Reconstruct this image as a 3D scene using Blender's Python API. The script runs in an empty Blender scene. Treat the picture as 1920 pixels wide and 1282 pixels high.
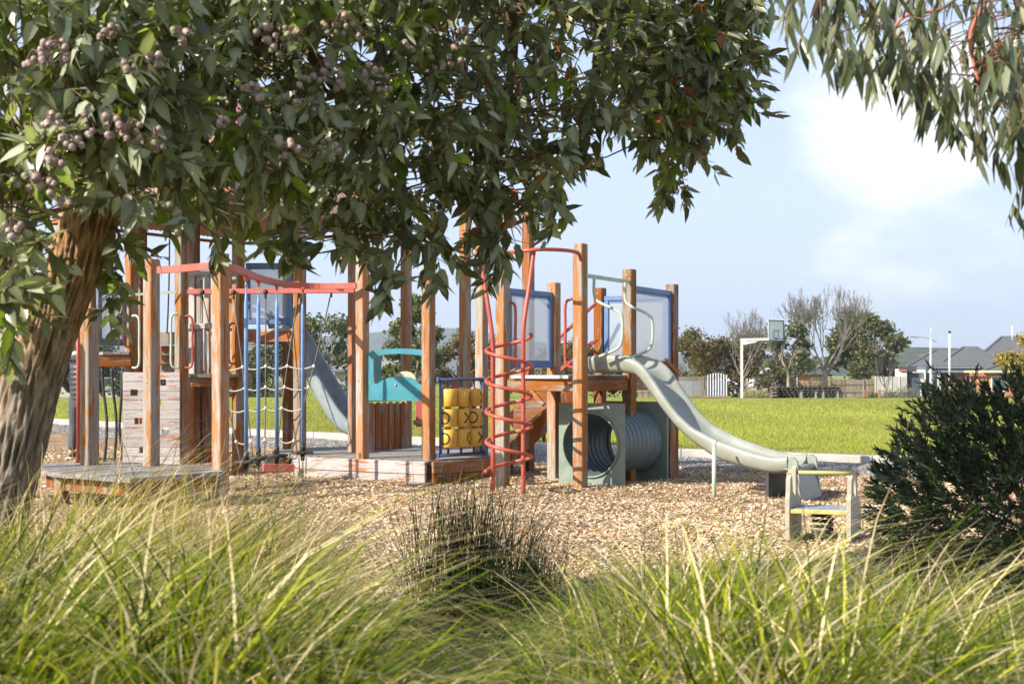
import bpy, math, random
import numpy as np
from mathutils import Vector, Matrix, Quaternion, noise as mnoise

R = math.radians
random.seed(7)
rng = np.random.default_rng(7)
scene = bpy.context.scene
COL = scene.collection

# ------------------------------------------------------------------ camera
F = 2400.0            # focal length in photo pixels (1920 wide): a 45 mm lens
HY, CX = 697.0, 960.0 # horizon row and centre column
EYE = 1.2
cam_d = bpy.data.cameras.new("camera")
cam = bpy.data.objects.new("camera", cam_d)
COL.objects.link(cam)
cam.location = (0, 0, EYE)
cam.rotation_euler = (R(90), 0, 0)
cam_d.sensor_width = 36
cam_d.lens = 45
cam_d.shift_y = (HY - 641.0) / 1920.0
cam_d.clip_start = 0.1
cam_d.clip_end = 9000
cam_d.dof.use_dof = True
cam_d.dof.focus_distance = 13.3
cam_d.dof.aperture_fstop = 6.3
scene.camera = cam

# ------------------------------------------------------------------ light
SUN_EL, SUN_AZ = R(33), R(33)   # sun is to the left and a little behind the camera
sunv = Vector((-math.cos(SUN_AZ) * math.cos(SUN_EL), -math.sin(SUN_AZ) * math.cos(SUN_EL), math.sin(SUN_EL)))
sl = bpy.data.lights.new("sun", 'SUN')
sl.energy = 5.0
sl.angle = R(0.5)
sl.color = (1.0, 0.93, 0.82)
so = bpy.data.objects.new("sun", sl)
so.rotation_euler = sunv.to_track_quat('Z', 'Y').to_euler()
so.location = (-20, -10, 20)
COL.objects.link(so)

world = bpy.data.worlds.new("World")
scene.world = world
world.use_nodes = True
wn = world.node_tree
for n in list(wn.nodes): wn.nodes.remove(n)
def wnode(t, **kw):
    n = wn.nodes.new(t)
    for k, v in kw.items(): setattr(n, k, v)
    return n
w_out = wnode('ShaderNodeOutputWorld'); w_bg = wnode('ShaderNodeBackground')
w_sky = wnode('ShaderNodeTexSky', sky_type='NISHITA', sun_disc=False)
w_sky.sun_elevation = SUN_EL
w_sky.sun_rotation = math.atan2(sunv.x, sunv.y)
w_sky.air_density = 1.0; w_sky.dust_density = 1.2; w_sky.ozone_density = 1.4
w_bg.inputs[1].default_value = 0.125
w_tc = wnode('ShaderNodeTexCoord')
w_sep = wnode('ShaderNodeSeparateXYZ')
wn.links.new(w_tc.outputs['Generated'], w_sep.inputs[0])
# soft clouds: noise on the sky dome, more of it low down
w_map = wnode('ShaderNodeMapping'); w_map.inputs['Scale'].default_value = (1.6, 1.6, 3.4)
w_map.inputs['Location'].default_value = (0.35, 0.0, 0.12)
wn.links.new(w_tc.outputs['Generated'], w_map.inputs[0])
w_n = wnode('ShaderNodeTexNoise'); w_n.inputs['Scale'].default_value = 2.1
w_n.inputs['Detail'].default_value = 9; w_n.inputs['Roughness'].default_value = 0.55
wn.links.new(w_map.outputs[0], w_n.inputs['Vector'])
# one cumulus bank up to the right, part of the same sky
w_dot = wnode('ShaderNodeVectorMath', operation='DISTANCE')
w_dot.inputs[1].default_value = Vector((0.325, 1.0, 0.152)).normalized()
w_nrm = wnode('ShaderNodeVectorMath', operation='MULTIPLY'); w_nrm.inputs[1].default_value = (1.0, 1.0, 1.0)
w_sc = wnode('ShaderNodeMapping'); w_sc.inputs['Scale'].default_value = (1, 1, 1)
wn.links.new(w_tc.outputs['Generated'], w_dot.inputs[0])
w_mr = wnode('ShaderNodeMapRange'); w_mr.inputs[1].default_value = 0.03; w_mr.inputs[2].default_value = 0.15
w_mr.inputs[3].default_value = 0.24; w_mr.inputs[4].default_value = 0.0
wn.links.new(w_dot.outputs['Value'], w_mr.inputs[0])
w_add = wnode('ShaderNodeMath', operation='ADD')
wn.links.new(w_n.outputs['Fac'], w_add.inputs[0]); wn.links.new(w_mr.outputs[0], w_add.inputs[1])
w_cr = wnode('ShaderNodeMapRange'); w_cr.interpolation_type = 'SMOOTHSTEP'
w_cr.inputs[1].default_value = 0.63; w_cr.inputs[2].default_value = 0.80
w_cr.inputs[3].default_value = 0.0; w_cr.inputs[4].default_value = 0.95
wn.links.new(w_add.outputs[0], w_cr.inputs[0])
w_mix = wnode('ShaderNodeMixRGB'); w_mix.inputs[2].default_value = (5.9, 6.0, 6.1, 1)
wn.links.new(w_cr.outputs[0], w_mix.inputs[0])
# thin bright winter haze over the whole sky
w_hz = wnode('ShaderNodeMapRange'); w_hz.inputs[1].default_value = 0.0; w_hz.inputs[2].default_value = 0.5
w_hz.inputs[3].default_value = 0.97; w_hz.inputs[4].default_value = 0.25
wn.links.new(w_sep.outputs['Z'], w_hz.inputs[0])
w_mix0 = wnode('ShaderNodeMixRGB'); w_mix0.inputs[2].default_value = (3.75, 4.42, 5.95, 1)
wn.links.new(w_hz.outputs[0], w_mix0.inputs[0]); wn.links.new(w_sky.outputs[0], w_mix0.inputs[1])
wn.links.new(w_mix0.outputs[0], w_mix.inputs[1])
wn.links.new(w_mix.outputs[0], w_bg.inputs[0])
wn.links.new(w_bg.outputs[0], w_out.inputs[0])

scene.view_settings.view_transform = 'Standard'
scene.view_settings.look = 'None'
scene.view_settings.exposure = 0.74
scene.view_settings.gamma = 1.0
scene.view_settings.use_curve_mapping = False
scene.cycles.max_bounces = 6
scene.cycles.diffuse_bounces = 3
scene.cycles.glossy_bounces = 2
scene.cycles.transmission_bounces = 3
scene.cycles.transparent_max_bounces = 8
scene.cycles.volume_bounces = 0
scene.cycles.sample_clamp_indirect = 4.0
scene.cycles.use_denoising = True

# ------------------------------------------------------------------ helpers
def W(px, py, d):
    return Vector(((px - CX) * d / F, d, EYE + (HY - py) * d / F))
def X(px, d): return (px - CX) * d / F
def Z(py, d): return EYE + (HY - py) * d / F

UX, UY = 0.829, -0.559      # grid axis towards the right and the camera
VX, VY = 0.559, 0.829       # grid axis towards the right and away
POSTROT = R(-36)
up = Vector((0, 0, 1))

# ---- materials
def new_mat(name):
    m = bpy.data.materials.new(name); m.use_nodes = True
    nt = m.node_tree
    b = nt.nodes['Principled BSDF']
    return m, nt, b
def nd(nt, t, **kw):
    n = nt.nodes.new(t)
    for k, v in kw.items(): setattr(n, k, v)
    return n
def coords(nt, scale=(1, 1, 1), rand=True, kind='Object'):
    tc = nd(nt, 'ShaderNodeTexCoord'); mp = nd(nt, 'ShaderNodeMapping')
    mp.inputs['Scale'].default_value = scale
    src = tc.outputs[kind]
    if rand:
        oi = nd(nt, 'ShaderNodeObjectInfo')
        mul = nd(nt, 'ShaderNodeMath', operation='MULTIPLY'); mul.inputs[1].default_value = 40.0
        nt.links.new(oi.outputs['Random'], mul.inputs[0])
        add = nd(nt, 'ShaderNodeVectorMath', operation='ADD')
        nt.links.new(src, add.inputs[0]); nt.links.new(mul.outputs[0], add.inputs[1])
        src = add.outputs[0]
    nt.links.new(src, mp.inputs[0])
    return mp.outputs[0]
def noise_n(nt, vec, scale=1, detail=6, rough=0.6, dist=0.0):
    n = nd(nt, 'ShaderNodeTexNoise')
    n.inputs['Scale'].default_value = scale; n.inputs['Detail'].default_value = detail
    n.inputs['Roughness'].default_value = rough; n.inputs['Distortion'].default_value = dist
    nt.links.new(vec, n.inputs['Vector'])
    return n.outputs['Fac']
def ramp(nt, fac, stops, interp='LINEAR'):
    r = nd(nt, 'ShaderNodeValToRGB'); cr = r.color_ramp; cr.interpolation = interp
    while len(cr.elements) < len(stops): cr.elements.new(0.5)
    for e, (p, c) in zip(cr.elements, stops):
        e.position = p; e.color = (c[0], c[1], c[2], 1) if hasattr(c, '__len__') else (c, c, c, 1)
    nt.links.new(fac, r.inputs[0])
    return r.outputs[0]
def mixc(nt, fac, a, b, mode='MIX'):
    m = nd(nt, 'ShaderNodeMixRGB', blend_type=mode)
    for s, v in ((0, fac), (1, a), (2, b)):
        if hasattr(v, 'is_linked') or isinstance(v, bpy.types.NodeSocket): nt.links.new(v, m.inputs[s])
        elif s == 0: m.inputs[0].default_value = v
        else: m.inputs[s].default_value = (v[0], v[1], v[2], 1)
    return m.outputs[0]
def bump(nt, b, fac, strength=0.3, dist=0.01):
    bp = nd(nt, 'ShaderNodeBump'); bp.inputs['Strength'].default_value = strength
    bp.inputs['Distance'].default_value = dist
    nt.links.new(fac, bp.inputs['Height']); nt.links.new(bp.outputs[0], b.inputs['Normal'])

def wood_mat(name, stain, grey, dark, axis='z', peel=0.5, rough=0.75, contrast=0.06):
    """stained hardwood whose coat has flaked off in patches down to grey timber"""
    m, nt, b = new_mat(name)
    if axis == 'z': s1, s2 = (9, 9, 1.3), (110, 110, 4.0)
    elif axis == 'h': s1, s2 = (2.2, 2.2, 16), (5, 5, 110)
    else: s1, s2 = (9, 9, 9), (40, 40, 40)
    v1 = coords(nt, s1); v2 = coords(nt, s2); v3 = coords(nt, (s1[0] * 3.2, s1[1] * 3.2, s1[2] * 4.5))
    patch = noise_n(nt, v1, 1, 5, 0.65, 0.4)
    edge = noise_n(nt, v3, 1, 4, 0.7)
    grain = noise_n(nt, v2, 1, 4, 0.6)
    a = nd(nt, 'ShaderNodeMath', operation='MULTIPLY_ADD'); a.inputs[1].default_value = 0.45
    nt.links.new(edge, a.inputs[0]); nt.links.new(patch, a.inputs[2])
    f = ramp(nt, a.outputs[0], [(max(0.02, 0.725 - contrast + (0.5 - peel) * 0.5), 0.0), (min(0.98, 0.725 + contrast + (0.5 - peel) * 0.5), 1.0)])
    st = mixc(nt, ramp(nt, grain, [(0.25, 0.0), (0.6, 1.0)]), dark, stain)
    gr = mixc(nt, ramp(nt, grain, [(0.3, 0.0), (0.65, 1.0)]), tuple(c * 0.55 for c in grey), grey)
    big = noise_n(nt, coords(nt, (3, 3, 0.8)), 1, 3)
    st = mixc(nt, ramp(nt, big, [(0.4, 0.0), (0.8, 0.4)]), st, tuple(c * 0.7 for c in dark))
    fc = mixc(nt, f, st, gr)
    ck = noise_n(nt, coords(nt, (38, 38, 0.9) if axis == 'z' else (1.3, 1.3, 48) if axis == 'h' else (20, 20, 20)), 1, 3, 0.5)
    fc = mixc(nt, ramp(nt, ck, [(0.30, 0.75), (0.345, 0.0)]), fc, (0.05, 0.03, 0.02))
    oi = nd(nt, 'ShaderNodeObjectInfo'); hs = nd(nt, 'ShaderNodeHueSaturation'); mr = nd(nt, 'ShaderNodeMapRange'); mr.inputs[3].default_value = 0.78; mr.inputs[4].default_value = 1.15
    ms = nd(nt, 'ShaderNodeMapRange'); ms.inputs[3].default_value = 1.12; ms.inputs[4].default_value = 0.88
    nt.links.new(oi.outputs['Random'], mr.inputs[0]); nt.links.new(oi.outputs['Random'], ms.inputs[0])
    nt.links.new(mr.outputs[0], hs.inputs['Value']); nt.links.new(ms.outputs[0], hs.inputs['Saturation']); nt.links.new(fc, hs.inputs['Color'])
    nt.links.new(hs.outputs[0], b.inputs['Base Color'])
    b.inputs['Roughness'].default_value = rough
    b.inputs['Specular IOR Level'].default_value = 0.3
    h = nd(nt, 'ShaderNodeMath', operation='MULTIPLY_ADD'); h.inputs[1].default_value = -0.5
    nt.links.new(f, h.inputs[0]); nt.links.new(grain, h.inputs[2])
    bump(nt, b, h.outputs[0], 0.55, 0.004)
    return m
STAIN, GREY, DARK = (0.47, 0.20, 0.06), (0.40, 0.36, 0.30), (0.22, 0.085, 0.03)
M = {}
M['post'] = wood_mat('weathered_post', STAIN, GREY, DARK, 'z', 0.43)
M['post_grey'] = wood_mat('weathered_post_grey', STAIN, GREY, DARK, 'z', 0.54)
M['post_brown'] = wood_mat('stained_post', (0.36, 0.13, 0.04), (0.36, 0.31, 0.26), (0.2, 0.068, 0.022), 'z', 0.40)
M['beam'] = wood_mat('stained_beam', (0.40, 0.15, 0.045), GREY, (0.24, 0.085, 0.028), 'h', 0.38)
M['deck'] = wood_mat('grey_deck_boards', (0.25, 0.2, 0.16), (0.36, 0.35, 0.33), (0.17, 0.15, 0.13), 'h', 0.55)
M['flaked'] = wood_mat('flaked_white_board', (0.46, 0.17, 0.07), (0.56, 0.51, 0.485), (0.4, 0.16, 0.06), 'h', 0.70, contrast=0.03)
M['slat'] = wood_mat('fence_slat', STAIN, (0.5, 0.47, 0.42), DARK, 'z', 0.52)

def paint_mat(name, col, rough=0.4, wear=0.12, wearcol=None, spec=0.5, bumpy=0.05):
    m, nt, b = new_mat(name)
    n1 = noise_n(nt, coords(nt, (7, 7, 7)), 1, 6, 0.65)
    n2 = noise_n(nt, coords(nt, (60, 60, 60)), 1, 3, 0.6)
    wc = wearcol or tuple(min(1, c * 1.25 + 0.06) for c in col)
    c = mixc(nt, ramp(nt, n1, [(0.4, 0.0), (0.75, 1.0)]), col, tuple(a * (1 - 0.6) + w * 0.6 for a, w in zip(col, wc)))
    c = mixc(nt, ramp(nt, n2, [(0.62, 0.0), (0.72, wear * 3)]), c, tuple(x * 0.6 for x in col))
    n3 = noise_n(nt, coords(nt, (2.2, 2.2, 3.4)), 1, 7, 0.72)
    c = mixc(nt, ramp(nt, n3, [(0.46, 0.0), (0.72, 0.38)]), c, tuple(x * 0.42 + k for x, k in zip(col, (0.035, 0.03, 0.02))))
    n4 = noise_n(nt, coords(nt, (24, 24, 150)), 1, 2, 0.5)
    c = mixc(nt, ramp(nt, n4, [(0.66, 0.0), (0.70, 0.30)]), c, wc)
    nt.links.new(c, b.inputs['Base Color'])
    r = nd(nt, 'ShaderNodeMapRange'); r.inputs[3].default_value = rough - 0.1; r.inputs[4].default_value = rough + 0.18
    nt.links.new(n1, r.inputs[0]); nt.links.new(r.outputs[0], b.inputs['Roughness'])
    b.inputs['Specular IOR Level'].default_value = spec
    bump(nt, b, n2, bumpy, 0.003)
    return m
M['red'] = paint_mat('red_painted_steel', (0.42, 0.07, 0.04), 0.35)
M['redflat'] = paint_mat('faded_red_beam', (0.46, 0.10, 0.07), 0.5)
M['teal'] = paint_mat('teal_panel', (0.03, 0.22, 0.27), 0.42)
M['teal_edge'] = paint_mat('cream_edge', (0.66, 0.56, 0.4), 0.5)
M['slide'] = paint_mat('sage_slide_plastic', (0.27, 0.282, 0.235), 0.34)
M['slide2'] = paint_mat('grey_slide_plastic', (0.26, 0.31, 0.33), 0.42)
M['tunnel'] = paint_mat('sage_tunnel_plastic', (0.20, 0.25, 0.20), 0.45)
M['tunnel_dark'] = paint_mat('slate_tunnel_pipe', (0.11, 0.155, 0.16), 0.38)
M['sage'] = paint_mat('sage_painted_pipe', (0.40, 0.46, 0.36), 0.35)
M['blue'] = paint_mat('blue_frame', (0.11, 0.19, 0.36), 0.45)
M['navy'] = paint_mat('navy_frame', (0.07, 0.11, 0.24), 0.4)
M['pod'] = paint_mat('pale_blue_pole', (0.16, 0.30, 0.55), 0.32)
M['greyframe'] = paint_mat('grey_frame', (0.12, 0.15, 0.19), 0.45)
M['yellow'] = paint_mat('yellow_roller', (0.78, 0.46, 0.06), 0.35)
M['black'] = paint_mat('black_rubber', (0.015, 0.015, 0.016), 0.55)
M['steel'] = paint_mat('galvanised_steel', (0.42, 0.43, 0.44), 0.35); M['steel'].node_tree.nodes['Principled BSDF'].inputs['Metallic'].default_value = 0.6
M['rope'] = paint_mat('grey_rope', (0.50, 0.46, 0.38), 0.9, bumpy=0.6)
M['darkrope'] = paint_mat('dark_cable_rope', (0.12, 0.11, 0.09), 0.85, bumpy=0.6)
M['knot'] = paint_mat('white_knot', (0.75, 0.72, 0.66), 0.6)
M['beige'] = paint_mat('beige_rocker_panel', (0.42, 0.38, 0.29), 0.6, wear=0.2)
M['rockyellow'] = paint_mat('worn_yellow_bar', (0.52, 0.43, 0.14), 0.6, wear=0.35)
M['seat'] = paint_mat('seat_top', (0.22, 0.25, 0.28), 0.6)
M['cream'] = paint_mat('cream_panel', (0.62, 0.5, 0.3), 0.5)
M['white'] = paint_mat('white_paint', (0.72, 0.72, 0.72), 0.5)
M['render'] = paint_mat('pale_render', (0.55, 0.53, 0.48), 0.85)
M['render2'] = paint_mat('grey_render', (0.42, 0.41, 0.38), 0.85)
M['dark'] = paint_mat('dark_trim', (0.03, 0.03, 0.035), 0.5)
M['bolt'] = paint_mat('steel_bolt', (0.3, 0.29, 0.28), 0.45)

def concrete():
    m, nt, b = new_mat('concrete_kerb')
    n = noise_n(nt, coords(nt, (3, 3, 3), False), 1, 8, 0.7)
    n2 = noise_n(nt, coords(nt, (40, 40, 40), False), 1, 4, 0.7)
    c = ramp(nt, n, [(0.3, (0.33, 0.31, 0.27)), (0.7, (0.56, 0.54, 0.49))])
    c = mixc(nt, ramp(nt, n2, [(0.4, 0.0), (0.7, 0.5)]), c, (0.25, 0.23, 0.2))
    nt.links.new(c, b.inputs['Base Color']); b.inputs['Roughness'].default_value = 0.9
    bump(nt, b, n2, 0.4, 0.01); return m
M['concrete'] = concrete()

def mesh_screen():
    m, nt, b = new_mat('wind_screen_mesh')
    b.inputs['Base Color'].default_value = (0.55, 0.60, 0.66, 1); b.inputs['Roughness'].default_value = 0.6
    n = noise_n(nt, coords(nt, (30, 30, 160)), 1, 3, 0.6)
    tr = nd(nt, 'ShaderNodeBsdfTransparent'); tl = nd(nt, 'ShaderNodeBsdfTranslucent'); tl.inputs[0].default_value = (0.6, 0.64, 0.68, 1)
    m1 = nd(nt, 'ShaderNodeMixShader'); m1.inputs[0].default_value = 0.4
    nt.links.new(b.outputs[0], m1.inputs[1]); nt.links.new(tl.outputs[0], m1.inputs[2])
    mx = nd(nt, 'ShaderNodeMixShader')
    f = nd(nt, 'ShaderNodeMapRange'); f.inputs[3].default_value = 0.5; f.inputs[4].default_value = 0.75
    nt.links.new(n, f.inputs[0]); nt.links.new(f.outputs[0], mx.inputs[0])
    nt.links.new(m1.outputs[0], mx.inputs[2]); nt.links.new(tr.outputs[0], mx.inputs[1])
    # factor = how much screen there is
    nt.links.new(mx.outputs[0], nt.nodes['Material Output'].inputs[0])
    f.inputs[3].default_value = 0.30; f.inputs[4].default_value = 0.58
    return m
M['screen'] = mesh_screen()

def attr_mat(name, rough=0.6, trans=0.0, spec=0.3, tint=1.0, bumpy=0, var=0.0):
    """base colour from the per-piece colour attribute"""
    m, nt, b = new_mat(name)
    a = nd(nt, 'ShaderNodeAttribute', attribute_name='Col')
    c = a.outputs['Color']
    if var:
        oi = nd(nt, 'ShaderNodeObjectInfo')
        hs = nd(nt, 'ShaderNodeHueSaturation')
        mr = nd(nt, 'ShaderNodeMapRange'); mr.inputs[3].default_value = 1 - var; mr.inputs[4].default_value = 1 + var
        nt.links.new(oi.outputs['Random'], mr.inputs[0]); nt.links.new(mr.outputs[0], hs.inputs['Value'])
        nt.links.new(c, hs.inputs['Color']); c = hs.outputs[0]
    nt.links.new(c, b.inputs['Base Color'])
    b.inputs['Roughness'].default_value = rough; b.inputs['Specular IOR Level'].default_value = spec
    if trans > 0:
        tl = nd(nt, 'ShaderNodeBsdfTranslucent')
        tc = mixc(nt, 1.0, c, (1.5, 1.7, 0.5), 'MULTIPLY'); nt.links.new(tc, tl.inputs[0])
        mx = nd(nt, 'ShaderNodeMixShader'); mx.inputs[0].default_value = trans
        nt.links.new(b.outputs[0], mx.inputs[1]); nt.links.new(tl.outputs[0], mx.inputs[2])
        nt.links.new(mx.outputs[0], nt.nodes['Material Output'].inputs[0])
    return m
M['leaf'] = attr_mat('gum_leaf', 0.33, 0.22, 0.6)
M['grass'] = attr_mat('tussock_blade', 0.45, 0.32, 0.2, var=0.22)
M['lawn'] = attr_mat('lawn_blade', 0.6, 0.35, 0.3)
M['farleaf'] = attr_mat('tree_foliage', 0.6, 0.25, 0.3)
M['chip'] = attr_mat('wood_chip', 0.85, 0, 0.2)
M['nut'] = attr_mat('gumnut_skin', 0.5, 0, 0.4)

def ground_mat(name, stops, scale, fine=60, bstr=0.5, bd=0.02):
    m, nt, b = new_mat(name)
    n = noise_n(nt, coords(nt, (scale,) * 3, False), 1, 6, 0.7)
    n2 = noise_n(nt, coords(nt, (fine,) * 3, False), 1, 4, 0.75)
    mm = nd(nt, 'ShaderNodeMath', operation='MULTIPLY_ADD'); mm.inputs[1].default_value = 0.6
    sub = nd(nt, 'ShaderNodeMath', operation='SUBTRACT'); sub.inputs[1].default_value = 0.3
    nt.links.new(n, mm.inputs[0]); nt.links.new(n2, sub.inputs[0])
    nt.links.new(sub.outputs[0], mm.inputs[2])
    nt.links.new(ramp(nt, mm.outputs[0], stops), b.inputs['Base Color'])
    b.inputs['Roughness'].default_value = 0.95; b.inputs['Specular IOR Level'].default_value = 0.15
    bump(nt, b, n2, bstr, bd)
    return m
M['chips_ground'] = ground_mat('wood_chip_ground', [(0.25, (0.12, 0.07, 0.035)), (0.45, (0.30, 0.19, 0.10)), (0.6, (0.48, 0.34, 0.19)), (0.78, (0.62, 0.5, 0.33))], 4, 45, 0.8, 0.03)
M['gravel'] = ground_mat('grey_gravel', [(0.3, (0.12, 0.11, 0.1)), (0.5, (0.3, 0.28, 0.26)), (0.75, (0.5, 0.47, 0.43))], 5, 60, 0.8, 0.02)
M['soil'] = ground_mat('dark_soil', [(0.3, (0.015, 0.012, 0.008)), (0.7, (0.05, 0.04, 0.025))], 3, 30)
M['turf'] = ground_mat('turf', [(0.25, (0.11, 0.13, 0.02)), (0.5, (0.24, 0.26, 0.045)), (0.72, (0.38, 0.37, 0.09))], 0.35, 9, 0.6, 0.05)
M['asphalt'] = ground_mat('asphalt', [(0.3, (0.08, 0.08, 0.08)), (0.7, (0.16, 0.16, 0.165))], 2, 40)
M['forest'] = ground_mat('forested_hill', [(0.3, (0.016, 0.028, 0.012)), (0.5, (0.035, 0.055, 0.02)), (0.72, (0.075, 0.09, 0.035))], 0.012, 0.05, 1.0, 8.0)
M['pasture'] = ground_mat('pasture_hill', [(0.3, (0.025, 0.035, 0.015)), (0.56, (0.05, 0.06, 0.025)), (0.68, (0.13, 0.15, 0.06))], 0.012, 0.09, 0.5, 4.0)
M['stone'] = ground_mat('stone_block', [(0.3, (0.06, 0.05, 0.045)), (0.55, (0.18, 0.13, 0.10)), (0.75, (0.4, 0.3, 0.22))], 1.6, 14)
M['stone_sunlit'] = M['stone']  # lighter copy: sunlit tone of the left end put into the colour
M['stone'] = ground_mat('dark_stone_block', [(0.3, (0.03, 0.027, 0.025)), (0.55, (0.09, 0.075, 0.06)), (0.75, (0.2, 0.16, 0.125))], 1.6, 14)
M['brick'] = ground_mat('brick_wall', [(0.3, (0.3, 0.13, 0.07)), (0.7, (0.5, 0.26, 0.15))], 1.5, 6)
M['rooftile'] = paint_mat('slate_grey_tile', (0.105, 0.11, 0.12), 0.55)
M['rooftile2'] = paint_mat('light_grey_tile', (0.28, 0.27, 0.25), 0.6)
M['fence'] = wood_mat('paling_fence_board', (0.22, 0.16, 0.11), (0.34, 0.29, 0.23), (0.14, 0.10, 0.07), 'z', 0.55)
M['metalroof'] = paint_mat('brown_corrugated_sheet', (0.36, 0.23, 0.17), 0.5)
M['glass'] = paint_mat('window_glass', (0.05, 0.07, 0.09), 0.1)
M['carpaint'] = paint_mat('silver_car_paint', (0.4, 0.42, 0.45), 0.25)
M['branch'] = paint_mat('twig_bark', (0.16, 0.09, 0.055), 0.8)
M['farbark'] = paint_mat('pale_bark', (0.30, 0.25, 0.2), 0.85)
M['twig'] = paint_mat('bare_twig', (0.22, 0.19, 0.17), 0.85)
M['redstem'] = paint_mat('red_leaf_stem', (0.5, 0.12, 0.06), 0.5)

def bark_mat():
    m, nt, b = new_mat('furrowed_bark')
    a = nd(nt, 'ShaderNodeAttribute', attribute_name='Col')
    n = noise_n(nt, coords(nt, (55, 55, 9), False), 1, 6, 0.7, 0.6)
    c = mixc(nt, ramp(nt, n, [(0.35, 0.0), (0.6, 1.0)]), mixc(nt, 1.0, a.outputs['Color'], (0.5, 0.45, 0.4), 'MULTIPLY'), a.outputs['Color'])
    nt.links.new(c, b.inputs['Base Color']); b.inputs['Roughness'].default_value = 0.9
    b.inputs['Specular IOR Level'].default_value = 0.2
    bump(nt, b, n, 0.7, 0.008); return m
M['bark'] = bark_mat()

# ---- meshes
def np_mesh(name, verts, tris, cols=None, k=3, smooth=False):
    me = bpy.data.meshes.new(name)
    verts = np.asarray(verts, dtype=np.float32); tris = np.asarray(tris, dtype=np.int32)
    nv, nf = len(verts), len(tris)
    me.vertices.add(nv); me.vertices.foreach_set('co', verts.ravel())
    me.loops.add(nf * k); me.loops.foreach_set('vertex_index', tris.ravel())
    me.polygons.add(nf)
    me.polygons.foreach_set('loop_start', np.arange(0, nf * k, k, dtype=np.int32))
    if smooth: me.polygons.foreach_set('use_smooth', np.ones(nf, dtype=bool))
    if cols is not None:
        at = me.color_attributes.new('Col', 'FLOAT_COLOR', 'POINT')
        c4 = np.ones((nv, 4), dtype=np.float32); c4[:, :3] = cols
        at.data.foreach_set('color', c4.ravel())
    me.update(calc_edges=True)
    return me

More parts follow.
